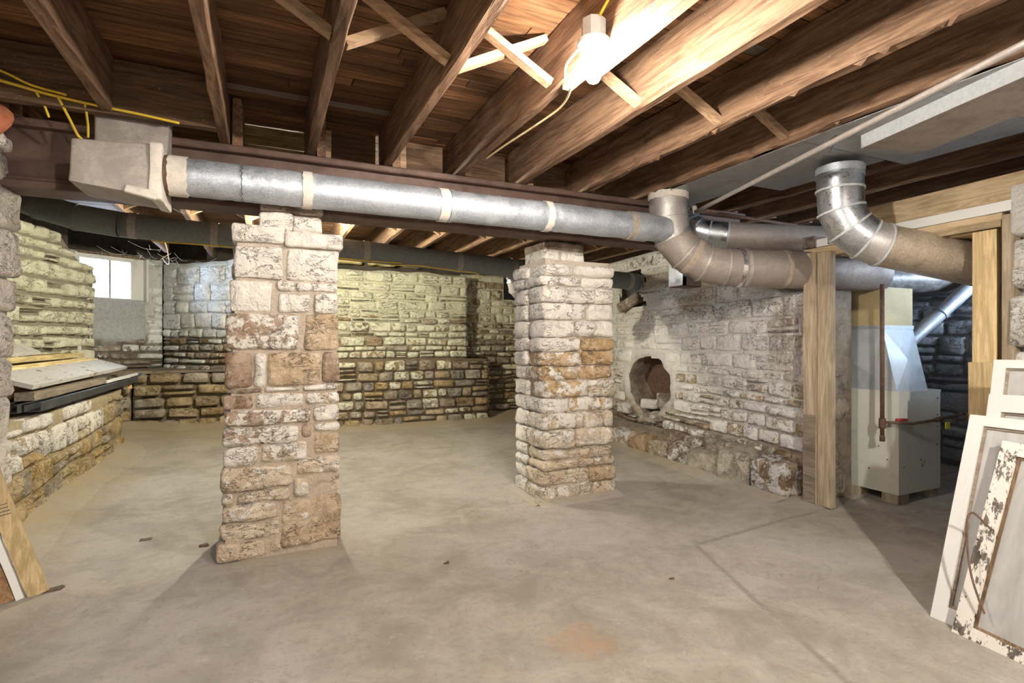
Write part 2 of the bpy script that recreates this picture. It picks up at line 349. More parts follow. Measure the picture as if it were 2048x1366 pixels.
MAT['yellow_tag'] = plain_material('yellow_tag', (0.85, 0.75, 0.06), 0.6, 0.15)
MAT['tag'] = plain_material('tan_tag', (0.72, 0.50, 0.27), 0.8, 0.15)
MAT['rock_dark'] = stone_material('dark_rubble', (0.66, 0.63, 0.6), 0.5)
MAT['dark_wall'] = plain_material('dark_back_fill', (0.09, 0.075, 0.06), 0.95, 0.4, 4, 0.4)
MAT['insul'] = plain_material('yellow_insulation', (0.62, 0.50, 0.24), 0.98, 0.4, 10, 0.9, (0.4, 0.3, 0.14), 0.5)
MAT['bulb_near'] = emit_material('lit_bulb_near', (1.0, 0.91, 0.81), BULB_NEAR)
MAT['bulb_far'] = emit_material('lit_bulb_far', (1.0, 0.94, 0.72), BULB_FAR)
MAT['fill_rear'] = emit_material('added_fill_rear', (1.0, 0.935, 0.84), FILL_REAR)
MAT['glass'] = glass_material('window_glass', (0.95, 0.97, 1.0), 0.9, 0.06, (0.7, 0.7, 0.7))
MAT['sash_glass'] = glass_material('haze_painted_sash_glass', (0.86, 0.88, 0.88), 0.8, 0.62, (0.66, 0.64, 0.62))  # pale film paints the hazy, streaky reflections into the panes
MAT['web'] = plain_material('cobweb', (0.62, 0.64, 0.68), 0.9, 0.1)

# ------------------------------------------------------------------ mesh helpers (world coordinates in, one mesh object out)
WL = {}
def base_of(parent): return WL.get(parent.name, Vector((0, 0, 0))) if parent else Vector((0, 0, 0))

def props(o, label=None, cat=None, group=None, kind=None):
    if label: o['label'] = label
    if cat: o['category'] = cat
    if group: o['group'] = group
    if kind: o['kind'] = kind
    return o

def thing(name, loc, label=None, cat=None, group=None, kind=None, parent=None):
    o = bpy.data.objects.new(name, None); COL.objects.link(o)
    o.empty_display_size = 0.1
    loc = Vector(loc)
    o.location = loc - base_of(parent)
    if parent: o.parent = parent
    WL[o.name] = loc
    return props(o, label, cat, group, kind)

class MB:
    def __init__(s): s.v = []; s.f = []
    def add(s, vs, fs):
        n = len(s.v); s.v += [Vector(v) for v in vs]; s.f += [tuple(i + n for i in f) for f in fs]; return s
    def box(s, lo, hi):
        (a, b, c), (d, e, f) = lo, hi
        return s.add([(a,b,c),(d,b,c),(d,e,c),(a,e,c),(a,b,f),(d,b,f),(d,e,f),(a,e,f)],
                     [(3,2,1,0),(4,5,6,7),(0,1,5,4),(1,2,6,5),(2,3,7,6),(3,0,4,7)])
    def hexa(s, p):   # eight corners: bottom loop then top loop
        return s.add(p, [(3,2,1,0),(4,5,6,7),(0,1,5,4),(1,2,6,5),(2,3,7,6),(3,0,4,7)])
    def bar(s, a, b, w, h, up=(0, 0, 1), seg=1, jit=0.0, rng=None, taper=1.0, bev=0.0):
        """A board from a to b; w across, h along up; jit roughens its edges."""
        a, b = Vector(a), Vector(b); t = (b - a).normalized(); up = Vector(up)
        sx = t.cross(up).normalized(); uz = sx.cross(t).normalized()
        prof = [(-.5,-.5),(.5,-.5),(.5,.5),(-.5,.5)]
        if bev > 0:
            e = bev / w; g = bev / h
            prof = [(-.5+e,-.5),(.5-e,-.5),(.5,-.5+g),(.5,.5-g),(.5-e,.5),(-.5+e,.5),(-.5,.5-g),(-.5,-.5+g)]
        vs = []; k = len(prof)
        for i in range(seg + 1):
            f = i / seg; c = a.lerp(b, f); q = 1 + (taper - 1) * f
            for (x, y) in prof:
                j = Vector((0, 0, 0))
                if jit: j = sx * rng.uniform(-jit, jit) + uz * rng.uniform(-jit, jit)
                vs.append(c + sx * (x * w * q) + uz * (y * h * q) + j)
        fs = []
        for i in range(seg):
            for j in range(k):
                fs.append((i*k+j, i*k+(j+1) % k, (i+1)*k+(j+1) % k, (i+1)*k+j))
        fs.append(tuple(reversed(range(k)))); fs.append(tuple(range(seg*k, seg*k+k)))
        return s.add(vs, fs)
    def tube(s, pts, r, n=10, cap=True, closed=False):
        pts = [Vector(p) for p in pts]; m = len(pts)
        rs = r if isinstance(r, (list, tuple)) else [r] * m
        tan = []
        for i in range(m):
            if i == 0: t = pts[1] - pts[0]
            elif i == m-1: t = pts[-1] - pts[-2]
            else: t = (pts[i+1]-pts[i]).normalized() + (pts[i]-pts[i-1]).normalized()
            tan.append(t.normalized())
        ref = Vector((0, 0, 1)) if abs(tan[0].z) < .9 else Vector((1, 0, 0))
        u = tan[0].cross(ref).normalized(); vs = []
        for i in range(m):
            u = (u - tan[i] * u.dot(tan[i])).normalized(); w = tan[i].cross(u)
            for j in range(n):
                an = 2*math.pi*j/n
                vs.append(pts[i] + (u*math.cos(an) + w*math.sin(an)) * rs[i])
        fs = [(i*n+j, i*n+(j+1) % n, (i+1)*n+(j+1) % n, (i+1)*n+j) for i in range(m-1) for j in range(n)]
        if cap: fs += [tuple(reversed(range(n))), tuple(range((m-1)*n, m*n))]
        return s.add(vs, fs)
    def lathe(s, c, prof, n=20, axis=(0, 0, 1)):
        ax = Vector(axis).normalized(); ref = Vector((0, 0, 1)) if abs(ax.z) < .9 else Vector((1, 0, 0))
        u = ax.cross(ref).normalized(); w = ax.cross(u); c = Vector(c); vs = []
        for (r, h) in prof:
            for j in range(n):
                an = 2*math.pi*j/n
                vs.append(c + ax*h + (u*math.cos(an)+w*math.sin(an))*r)
        m = len(prof)
        fs = [(i*n+j, i*n+(j+1) % n, (i+1)*n+(j+1) % n, (i+1)*n+j) for i in range(m-1) for j in range(n)]
        fs += [tuple(reversed(range(n))), tuple(range((m-1)*n, m*n))]
        return s.add(vs, fs)
    def build(s, name, mat, parent=None, smooth=False, color=None, auto=None):
        xs = [v.x for v in s.v]; ys = [v.y for v in s.v]; zs = [v.z for v in s.v]
        c = Vector(((min(xs)+max(xs))/2, (min(ys)+max(ys))/2, min(zs)))
        me = bpy.data.meshes.new(name)
        me.from_pydata([v - c for v in s.v], [], s.f); me.update()
        if smooth: me.polygons.foreach_set('use_smooth', [True]*len(me.polygons))
        me.materials.append(MAT[mat] if isinstance(mat, str) else mat)
        if auto: me.set_sharp_from_angle(angle=math.radians(auto))
        o = bpy.data.objects.new(name, me); COL.objects.link(o)
        o.location = c - base_of(parent)
        if parent: o.parent = parent
        WL[o.name] = c
        if color: o.color = color
        return o

def smooth_path(pts, k=6):
    pts = [Vector(p) for p in pts]; out = []
    for i in range(len(pts)-1):
        p0 = pts[max(i-1, 0)]; p1 = pts[i]; p2 = pts[i+1]; p3 = pts[min(i+2, len(pts)-1)]
        for j in range(k):
            t = j/k
            out.append(0.5*((2*p1)+(p2-p0)*t+(2*p0-5*p1+4*p2-p3)*t*t+(3*p1-p0-3*p2+p3)*t**3))
    out.append(pts[-1]); return out

def block(lo, hi, r, amp, seed, freq=5.0, n=3):
    """A rough-hewn block: rounded box with noise; returns an MB."""
    lo, hi = Vector(lo), Vector(hi); c = (lo+hi)/2; H = (hi-lo)/2
    r = min(r, H.x*.8, H.y*.8, H.z*.8)
    def ramp(h, k):
        a = h - r
        return [-h] + [-a + 2*a*i/k for i in range(k+1)] + [h]
    k3 = [max(1, min(n, int(h*2/0.07))) for h in H]
    R = [ramp(H[i], k3[i]) for i in range(3)]
    N = [len(x)-1 for x in R]
    idx = {}; vs = []; fs = []
    so = Vector((seed*3.17 % 50, seed*7.31 % 50, seed*1.93 % 50))
    def vert(i, j, k):
        key = (i, j, k)
        if key in idx: return idx[key]
        p = Vector((R[0][i], R[1][j], R[2][k]))
        q = Vector([max(-(H[a]-r), min(H[a]-r, p[a])) for a in range(3)])
        d = p - q
        nn = d.normalized() if d.length > 1e-6 else Vector((0, 0, 1))
        if d.length > 1e-6: p = q + nn*r
        w = noise.noise((p+c)*freq+so)*amp + noise.noise((p+c)*freq*2.7+so)*amp*.5
        p = p + nn*w + Vector((noise.noise((p+c)*freq*1.3-so), noise.noise((p+c)*freq*1.1+so*2), 0))*amp*.5
        idx[key] = len(vs); vs.append(p+c); return idx[key]
    for a in range(3):
        b_, c_ = (a+1) % 3, (a+2) % 3
        for side in (0, N[a]):
            for i in range(N[b_]):
                for j in range(N[c_]):
                    q = []
                    for (di, dj) in ((0,0),(1,0),(1,1),(0,1)):
                        t = [0, 0, 0]; t[a] = side; t[b_] = i+di; t[c_] = j+dj
                        q.append(vert(*t))
                    fs.append(tuple(q) if side else tuple(reversed(q)))
    m = MB(); m.v = vs; m.f = fs
    return m

# ------------------------------------------------------------------ masonry walls: mortar bed + one object for each stone
class Wall:
    def __init__(s, name, a, b, normal_left, mat, seed):
        s.name = name; s.a = Vector((a[0], a[1])); s.b = Vector((b[0], b[1]))
        s.L = (s.b - s.a).length; s.d = (s.b-s.a)/s.L
        s.n = Vector((-s.d.y, s.d.x)) if normal_left else Vector((s.d.y, -s.d.x))
        s.mat = mat; s.rng = random.Random(seed); s.seed = seed; s.holes = []
    def P(s, t, out, z):
        q = s.a + s.d*t + s.n*out
        return Vector((q.x, q.y, z))
    def in_hole(s, t, z): return any(h(t, z) for h in s.holes)
    def bed(s, z0, top, recess, step=0.07, kind='structure', parent=None, depth_noise=0.012, name=None):
        m = MB(); nt_ = max(2, int(s.L/step)); 
        zt = max(top(i*s.L/nt_) for i in range(nt_+1)); nz_ = max(2, int((zt-z0)/step))
        vid = {}
        for i in range(nt_+1):
            t = s.L*i/nt_; tp = top(t)
            for j in range(nz_+1):
                z = z0 + (tp-z0)*j/nz_
                o = -recess(t, z) + noise.noise(Vector((t*6+s.seed, z*6, 0)))*depth_noise
                vid[i, j] = len(m.v); m.v.append(s.P(t, o, z))
        flip = s.n.dot(Vector((-s.d.y, s.d.x))) > 0
        for i in range(nt_):
            for j in range(nz_):
                t = s.L*(i+.5)/nt_; z = z0+(top(t)-z0)*(j+.5)/nz_
                if s.in_hole(t, z): continue
                q = (vid[i,j], vid[i+1,j], vid[i+1,j+1], vid[i,j+1])
                m.f.append(tuple(reversed(q)) if flip else q)
        # top of the wall runs back to the core
        for i in range(nt_):
            a = vid[i, nz_]; b = vid[i+1, nz_]
            k = len(m.v); t0 = s.L*i/nt_; t1 = s.L*(i+1)/nt_
            m.v += [s.P(t0, -.4, top(t0)), s.P(t1, -.4, top(t1))]
            q = (a, b, k+1, k)
            m.f.append(tuple(reversed(q)) if flip else q)
        o = m.build(name or s.name, s.mat, parent, True)
        if not parent: o['kind'] = kind
        s.obj = o; return o
    def core(s, z0, z1, off=.3, thick=.25, ext=(0, 0), mat='dark_wall', t0=0, t1=None, name='wall_core'):
        t1 = s.L if t1 is None else t1
        p = []
        for z in (z0, z1):
            p += [s.P(t0-ext[0], -off, z), s.P(t1+ext[1], -off, z), s.P(t1+ext[1], -off-thick, z), s.P(t0-ext[0], -off-thick, z)]
        return MB().hexa(p).build(name, mat, s.obj)
    def stone(s, quad, out, recess, color, mat='stone', gap=.012, rough=.012, nx=6, nz_=5):
        """quad: four (t,z) corners, counter-clockwise from bottom left."""
        rng = s.rng; sd = rng.uniform(0, 99)
        w = (quad[1][0]-quad[0][0]+quad[2][0]-quad[3][0])/2; h = (quad[3][1]-quad[0][1]+quad[2][1]-quad[1][1])/2
        if w < .03 or h < .02: return None
        gx = gap/2/w; gz = gap/2/h
        ex = min(.3, .022/w); ez = min(.3, .018/h)
        X = [gx, gx+ex*.6] + [gx+ex*1.6 + (1-2*gx-3.2*ex)*i/(nx-4) for i in range(nx-3)] + [1-gx-ex*.6, 1-gx]
        Z = [gz, gz+ez*.6] + [gz+ez*1.6 + (1-2*gz-3.2*ez)*i/(nz_-4) for i in range(nz_-3)] + [1-gz-ez*.6, 1-gz]
        m = MB(); ni, nj = len(X), len(Z)
        tilt = rng.uniform(-.008, .008); tz = rng.uniform(-.006, .006)
        for i, x in enumerate(X):
            for j, z in enumerate(Z):
                bt = quad[0][0]*(1-x)*(1-z)+quad[1][0]*x*(1-z)+quad[2][0]*x*z+quad[3][0]*(1-x)*z
                bz = quad[0][1]*(1-x)*(1-z)+quad[1][1]*x*(1-z)+quad[2][1]*x*z+quad[3][1]*(1-x)*z
                ring = min(i, j, ni-1-i, nj-1-j)
                nn = noise.noise(Vector((bt*9+sd, bz*9, sd)))
                n2 = noise.noise(Vector((bt*22+sd, bz*22, sd*2)))
                if ring == 0: o = -recess-.03
                elif ring == 1: o = out*.62 + nn*rough*.5
                else: o = out + nn*rough + n2*rough*.6 + (x-.5)*tilt*2 + (z-.5)*tz*2
                if ring < 2:
                    corner = (i in (0, 1, ni-2, ni-1)) and (j in (0, 1, nj-2, nj-1))
                    pull = min(w, h)*.05 if corner else 0
                    bt += (pull if x < .5 else -pull) + n2*.006
                    bz += (pull*.6 if z < .5 else -pull*.6) + nn*.006
                m.v.append(s.P(bt, o, bz))
        flip = s.n.dot(Vector((-s.d.y, s.d.x))) > 0
        for i in range(ni-1):
            for j in range(nj-1):
                q = (i*nj+j, (i+1)*nj+j, (i+1)*nj+j+1, i*nj+j+1)
                m.f.append(tuple(reversed(q)) if flip else q)
        return m.build('stone', mat, s.obj, True, color)
    def courses(s, z0, top, hr, wr, spec, t0=0.0, t1=None, zmax=9, wav=.03, split=.18, mat='stone', limit=None):
        """hr(z), wr(z): ranges of height and length at height z; spec(t,z,rng) -> out, recess, gap, rough, colour."""
        rng = s.rng; t1 = s.L if t1 is None else t1; z = z0; k = 0; made = 0
        def line(kk, t): return noise.noise(Vector((t*1.1+s.seed, kk*3.7, 1.5)))*wav if kk else 0.0
        while z < zmax:
            h = rng.uniform(*hr(z)); t = t0 - rng.uniform(0, .1); pj0 = pj1 = 0
            while t < t1 - .03:
                w = rng.uniform(*wr(z))
                if t1 - (t+w) < .09: w = t1-t
                ta = max(t, t0); tb = min(t+w, t1)
                ja = rng.uniform(-.014, .014); jb = rng.uniform(-.014, .014)
                def zz(tt, kk, base): return base + line(kk, tt)
                q = [(ta+pj0, zz(ta, k, z)), (tb+ja, zz(tb, k, z)), (tb+jb, zz(tb, k+1, z+h)), (ta+pj1, zz(ta, k+1, z+h))]
                if ta == t0: q[0] = (ta, q[0][1]); q[3] = (ta, q[3][1])
                if tb == t1: q[1] = (tb, q[1][1]); q[2] = (tb, q[2][1])
                pj0, pj1 = ja, jb
                q = [(p[0], p[1]+rng.uniform(-.010, .010)) for p in q]
                parts = [q]
                if h > .09 and rng.random() < split:
                    f = rng.uniform(.35, .65)
                    l = (q[0][0]*(1-f)+q[3][0]*f, q[0][1]*(1-f)+q[3][1]*f); r = (q[1][0]*(1-f)+q[2][0]*f, q[1][1]*(1-f)+q[2][1]*f)
                    parts = [[q[0], q[1], r, l], [l, r, q[2], q[3]]]
                for g in parts:
                    ct = sum(p[0] for p in g)/4; cz = sum(p[1] for p in g)/4
                    tpc = top(ct)
                    if cz > tpc - .03: continue
                    if s.in_hole(ct, cz) or any(s.in_hole(p[0]*.8+ct*.2, p[1]*.8+cz*.2) for p in g): continue
                    g = [(p[0], min(p[1], top(p[0])+.015)) for p in g]
                    sp = spec(ct, cz, rng)
                    if sp is None: continue
                    out, rec, gap, ro, colr = sp
                    if s.stone(g, out, rec, colr, mat, gap, ro): made += 1
                t += w
            z += h; k += 1
            if z > max(top(t0), top((t0+t1)/2), top(t1)): break
        return made

def pick(rng, cols): 
    c = rng.choice(cols); f = rng.uniform(.85, 1.15)
    return [x*f for x in c]
TAN = [(.40,.31,.19), (.34,.25,.14), (.46,.37,.24), (.30,.25,.19), (.43,.31,.16), (.37,.34,.29)]
OCH = [(.50,.36,.15), (.44,.33,.17), (.38,.27,.13), (.45,.38,.26), (.34,.30,.24), (.52,.42,.24)]
GRY = [(.32,.31,.30), (.38,.36,.33), (.27,.25,.23), (.42,.39,.34), (.34,.29,.23)]
BRN = [(.30,.20,.13), (.26,.19,.14), (.34,.27,.20), (.24,.17,.12), (.36,.25,.15)]

# ------------------------------------------------------------------ the setting
# floor: gently uneven slab
m = MB(); nx_, ny_ = 110, 140
for i in range(nx_+1):
    for j in range(ny_+1):
        x = -3.6+10.6*i/nx_; y = -2.8+13.2*j/ny_
        z = noise.noise(Vector((x*.9, y*.9, 0)))*.008 + noise.noise(Vector((x*3, y*3, 4)))*.003
        z += .10*max(0, min(1, (y-7.1)/1.3))**1.5 * max(0, min(1, (1.2-x)/2.0))
        z += .03*max(0, min(1, (y-7.6)/.7)) + .05*max(0, min(1, (-1.15-x)/.4))*max(0, min(1, (y-4)/1.0))
        if x > 3.7 and y < 2.9: z -= .01
        m.v.append(Vector((x, y, z)))
m.f = [(i*(ny_+1)+j, (i+1)*(ny_+1)+j, (i+1)*(ny_+1)+j+1, i*(ny_+1)+j+1) for i in range(nx_) for j in range(ny_)]
floor = m.build('floor', 'floor', None, True); floor['kind'] = 'structure'

# back wall, proud of the recess at its right end; it steps out below a height of 1.05 m
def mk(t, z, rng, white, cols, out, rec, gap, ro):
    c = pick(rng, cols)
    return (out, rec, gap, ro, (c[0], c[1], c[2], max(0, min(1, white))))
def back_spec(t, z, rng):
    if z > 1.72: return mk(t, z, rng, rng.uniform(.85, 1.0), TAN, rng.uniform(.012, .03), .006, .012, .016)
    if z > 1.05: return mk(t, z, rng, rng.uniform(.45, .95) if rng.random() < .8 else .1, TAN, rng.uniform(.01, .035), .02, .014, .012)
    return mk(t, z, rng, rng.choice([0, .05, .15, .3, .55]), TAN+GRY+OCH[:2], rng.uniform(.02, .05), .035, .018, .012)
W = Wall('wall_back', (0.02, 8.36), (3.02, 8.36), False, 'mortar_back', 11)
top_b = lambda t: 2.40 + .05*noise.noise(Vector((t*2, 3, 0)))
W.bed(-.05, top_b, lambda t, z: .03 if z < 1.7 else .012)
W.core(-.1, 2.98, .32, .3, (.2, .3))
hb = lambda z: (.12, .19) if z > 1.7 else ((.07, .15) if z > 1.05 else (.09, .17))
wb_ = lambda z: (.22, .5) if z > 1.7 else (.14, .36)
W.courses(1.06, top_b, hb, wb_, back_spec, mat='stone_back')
Wl = Wall('wall_back', (0.0, 8.26), (3.36, 8.26), False, 'mortar_back', 12)
Wl.bed(-.05, lambda t: 1.06, lambda t, z: .03, parent=W.obj, name='lower_wall_bed')
Wl.obj = W.obj
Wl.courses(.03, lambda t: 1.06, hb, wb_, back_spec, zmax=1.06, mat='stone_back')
# end faces of the proud part
We = Wall('wall_back', (3.02, 8.36), (3.02, 8.72), False, 'mortar_back', 13); We.obj = W.obj
We.bed(1.0, lambda t: 2.4, lambda t, z: .03, parent=W.obj, name='return_bed'); We.obj = W.obj
We.courses(1.06, lambda t: 2.4, hb, lambda z: (.18, .36), back_spec, mat='stone_back')
We2 = Wall('wall_back', (3.36, 8.26), (3.36, 8.72), False, 'mortar_back', 14)
We2.bed(-.05, lambda t: 1.06, lambda t, z: .03, parent=W.obj, name='return_bed'); We2.obj = W.obj
We2.courses(.03, lambda t: 1.06, hb, lambda z: (.2, .46), back_spec, zmax=1.06, mat='stone_back')

We3 = Wall('wall_back', (0.0, 8.26), (0.0, 8.75), True, 'mortar_back', 16)
We3.bed(-.05, lambda t: 1.06, lambda t, z: .03, parent=W.obj, name='return_bed'); We3.obj = W.obj
We3.courses(.03, lambda t: 1.06, hb, lambda z: (.2, .46), back_spec, zmax=1.06, mat='stone_back')

def recess_spec(t, z, rng):
    if z > 1.55: return mk(t, z, rng, rng.uniform(.35, .95), TAN, rng.uniform(.01, .03), .012, .012, .014)
    return mk(t, z, rng, rng.choice([0, .1, .3, .5, .6]), TAN+GRY, rng.uniform(.012, .04), .025, .014, .012)
WR = Wall('wall_back_recess', (3.0, 8.62), (4.95, 8.62), False, 'mortar_back', 15)
WR.holes.append(lambda t, z: .80 < t < .98 and z > 2.06)
top_r = lambda t: 2.46 + .05*noise.noise(Vector((t*3, 8, 0)))
WR.bed(-.05, top_r, lambda t, z: .02)
WR.core(-.1, 2.98, .42, .3, (0, 2.1))
WR.courses(.02, top_r, lambda z: (.06, .12) if z < 1.5 else (.1, .17), lambda z: (.14, .34), recess_spec, mat='stone_back')

# bay: window wall and the wall to its right
AP = Vector((-1.42, 9.78)); DW = Vector((-.80, -.60)); 
WW = Wall('wall_window', tuple(AP), tuple(AP+DW*2.1), True, 'mortar_bay', 21)
WIN = (.25, 1.12, 1.91, 2.54)      # opening in t and z
WW.holes.append(lambda t, z: WIN[0] < t < WIN[1] and WIN[2] < z)
top_w = lambda t: 2.56
WW.bed(-.05, top_w, lambda t, z: .02 if not (.2 < t < 1.3 and z > 1.3) else -.012, .06)
def win_spec(t, z, rng):
    if .2 < t < 1.4 and z > 1.32: return None
    if z > 1.35: return mk(t, z, rng, rng.uniform(.8, 1), GRY, rng.uniform(.01, .03), .012, .012, .012)
    return mk(t, z, rng, rng.uniform(.2, .75), GRY, rng.uniform(.01, .035), .03, .018, .012)
WW.courses(.82, top_w, lambda z: (.09, .16), lambda z: (.2, .42), win_spec, mat='stone_bay')
# cement rendering under the window
m = MB(); r_ = random.Random(5)
ni, nj = 24, 14
for i in range(ni+1):
    for j in range(nj+1):
        t = .22+1.25*i/ni; z0r = 1.30+.06*noise.noise(Vector((t*5, 2, 0))); z = z0r+(1.93-z0r)*j/nj
        edge = i in (0, ni) or j in (0,)
        m.v.append(WW.P(t, -.03 if edge else .022+.008*noise.noise(Vector((t*9, z*9, 3))), z))
m.f = [(i*(nj+1)+j, i*(nj+1)+j+1, (i+1)*(nj+1)+j+1, (i+1)*(nj+1)+j) for i in range(ni) for j in range(nj)]
m.build('cement_render', 'cement', WW.obj, True)
WW.core(-.1, 1.90, .32, .25, (.6, .6))
WW.core(2.57, 2.98, .32, .25, (.6, .6))
WW.core(1.90, 2.57, .32, .25, (.6, 0), t1=WIN[0]-.02)
WW.core(1.90, 2.57, .32, .25, (0, .6), t0=WIN[1]+.02)

WB = Wall('wall_bay', tuple(AP), (.06, 8.30), False, 'mortar_bay', 22)
top_y = lambda t: 2.50 + .04*noise.noise(Vector((t*3, 5, 0)))
WB.bed(-.05, top_y, lambda t, z: .02 if z < 1.5 else .008)
WB.core(-.1, 2.98, .32, .25, (.6, .1))
def bay_spec(t, z, rng):
    if z > 1.4: return mk(t, z, rng, rng.uniform(.88, 1), GRY, rng.uniform(.012, .035), .008, .012, .018)
    return mk(t, z, rng, rng.uniform(.1, .8), GRY+TAN[:2], rng.uniform(.01, .035), .03, .018, .012)
WB.courses(.82, top_y, lambda z: (.16, .28) if z > 1.4 else (.08, .15), lambda z: (.26, .5) if z > 1.4 else (.16, .36), bay_spec, mat='stone_bay')

# stone shelf across the bay
def shelf_spec(t, z, rng): return mk(t, z, rng, rng.choice([0, 0, .1, .2]), OCH[2:]+TAN+GRY[:2], rng.uniform(.02, .06), .05, .026, .014)
BL = Wall('wall_bay_shelf', (-1.62, 8.72), (-.33, 8.72), False, 'mortar_left', 31)
BL.bed(-.05, lambda t: .86, lambda t, z: .05)
BL.courses(.12, lambda t: .88, lambda z: (.14, .20), lambda z: (.2, .42), shelf_spec, split=.06)
BL2 = Wall('wall_bay_shelf', (-2.7, 8.35), (-1.62, 8.72), False, 'mortar_left', 32)
BL2.bed(-.05, lambda t: .86, lambda t, z: .05, parent=BL.obj, name='angled_shelf_bed'); BL2.obj = BL.obj
BL2.courses(.1, lambda t: .88, lambda z: (.14, .20), lambda z: (.2, .36), shelf_spec, split=.06)
m = MB(); poly = [(-2.75, 8.38), (-1.62, 8.76), (-.33, 8.76), (-.5, 8.9), (-1.42, 9.82), (-3.0, 8.65)]
m.add([(x, y, .86+.015*i) for i, (x, y) in enumerate(poly)], [tuple(range(6))])
m.build('shelf_soil', 'soil', BL.obj)

# left: low stone shelf wall with the lumber on it, stone wall above and behind
LL = Wall('wall_shelf', (-1.55, 7.76), (-1.55, 2.2), True, 'mortar_left', 41)
LL.mat = 'mortar_shelf'
ltop = lambda t: .76
LL.bed(-.05, ltop, lambda t, z: .005)
def low_spec(t, z, rng):
    w = rng.choice([.75, .9, .6]) if z > .48 and t > .7 else rng.choice([0, 0, .05, .2])
    return mk(t, z, rng, w, OCH[:2]+OCH[3:] if t < 2.2 else OCH[:2]+OCH[3:]+TAN[2:3], rng.uniform(.012, .04), .02, .018, .022)
LL.courses(.02, ltop, lambda z: (.16, .30), lambda z: (.18, .42), low_spec, split=.2, wav=.06)
LE = Wall('wall_shelf', (-3.0, 7.76), (-1.55, 7.76), True, 'mortar_left', 42)
LE.bed(-.05, ltop, lambda t, z: .03, parent=LL.obj, name='shelf_end_bed'); LE.obj = LL.obj
LE.courses(.02, ltop, lambda z: (.13, .24), lambda z: (.2, .4), low_spec, split=.1)
m = MB().add([(-1.57, 2.2, .755), (-1.57, 7.75, .755), (-3.2, 7.75, .78), (-3.2, 2.2, .78)], [(0, 1, 2, 3)])
m.build('shelf_soil', 'soil', LL.obj)

WL_ = Wall('wall_left', (-2.00, 8.58), (-2.62, 6.0), True, 'mortar_left', 51)
def ltop2(t): return 2.60 - .32*max(0, min(1, (.75-t)/.55)) + .05*noise.noise(Vector((t*4, 1, 0)))
WL_.bed(-.02, ltop2, lambda t, z: .035)
def left_spec(t, z, rng):
    w = rng.uniform(.82, 1.0) if z > 1.13 else rng.choice([0, .1, .3])
    return mk(t, z, rng, w, TAN, rng.uniform(.015, .05), .045, .030, .014)
WL_.courses(.78, ltop2, lambda z: (.10, .20), lambda z: (.14, .34), left_spec, split=.12, mat='stone_back')
WL_.core(-.1, 2.98, .3, .3, (0, .3))
WLe = Wall('wall_left', (-2.55, 8.72), (-2.00, 8.58), True, 'mortar_left', 52)
WLe.bed(-.02, lambda t: 2.28, lambda t, z: .03, parent=WL_.obj, name='return_bed'); WLe.obj = WL_.obj
WLe.courses(.8, lambda t: 2.28, lambda z: (.09, .17), lambda z: (.18, .36), left_spec)

# right wall with its ragged holes; right of the door the same wall goes on
RX = lambda y: 4.08 + .1*(y-1.88)
WRt = Wall('wall_right', (RX(8.7), 8.7), (RX(3.02), 3.02), False, 'mortar_right', 61)
ty = lambda y: (8.7-y)*WRt.L/5.68
HC = (ty(5.56), .770); HR = (.51, .385)
def big_hole(t, z):
    a = math.atan2((z-HC[1])/HR[1], (t-HC[0])/HR[0]); k = 1+.10*noise.noise(Vector((math.cos(a)*2, math.sin(a)*2, 7)))
    return ((t-HC[0])/HR[0])**2 + ((z-HC[1])/HR[1])**2 < k*k
WRt.holes.append(big_hole)
U0, U1 = ty(6.22), ty(5.66)
def up_hole(t, z): return U0 < t < U1-.06*math.sin(z*20) and 1.80 < z < 2.27+.05*noise.noise(Vector((t*9, 1, 1)))
WRt.holes.append(up_hole)
def top_right(t):
    y = 8.7 - t*5.68/WRt.L
    if y > 4.3: return 2.45
    return 2.45 - .70*max(0, min(1, (4.3-y)/.9))
WRt.bed(-.05, top_right, lambda t, z: .004 if z > .95 else .012, .06)
def right_spec(t, z, rng):
    y = 8.7 - t*5.68/WRt.L
    if big_hole(HC[0]+(t-HC[0])*.86, HC[1]+(z-HC[1])*.86): 
        return mk(t, z, rng, rng.uniform(.3, .9), GRY, rng.uniform(.0, .03), .02, .016, .018)
    if z > .98:
        w = rng.uniform(.88, 1.0)
        if z > 2.1: w = rng.uniform(.5, .9)
        return mk(t, z, rng, w, TAN, rng.uniform(.008, .024), .004, .010, .014)
    if z > .4: return mk(t, z, rng, rng.uniform(.45, 1.0), [(.58,.50,.36), (.62,.53,.36), (.54,.44,.28)], rng.uniform(.01, .03), .012, .012, .012)
    return mk(t, z, rng, rng.choice([0, .1, .3, .5]), GRY+BRN, rng.uniform(.01, .045), .03, .018, .016)
WRt.courses(.05, top_right, lambda z: (.14, .22) if z > 1.0 else (.08, .15), lambda z: (.25, .52) if z > 1.0 else (.15, .36), right_spec, split=.15, mat='stone_right')
# far face of this wall, in the furnace room
m = MB(); k = 0
for i in range(60):
    for j in range(26):
        t0, t1 = WRt.L*i/60, WRt.L*(i+1)/60; z0, z1 = -.05+2.5*j/26, -.05+2.5*(j+1)/26
        tc, zc = (t0+t1)/2, (z0+z1)/2
        if zc > top_right(tc) or big_hole(HC[0]+(tc-HC[0])*.8, HC[1]+(zc-HC[1])*.8) or up_hole(tc, zc): continue
        n = len(m.v); m.v += [WRt.P(t0, -.36, z0), WRt.P(t1, -.36, z0), WRt.P(t1, -.36, z1), WRt.P(t0, -.36, z1)]; m.f.append((n, n+1, n+2, n+3))
m.build('far_wall_face', 'mortar_blue', WRt.obj)
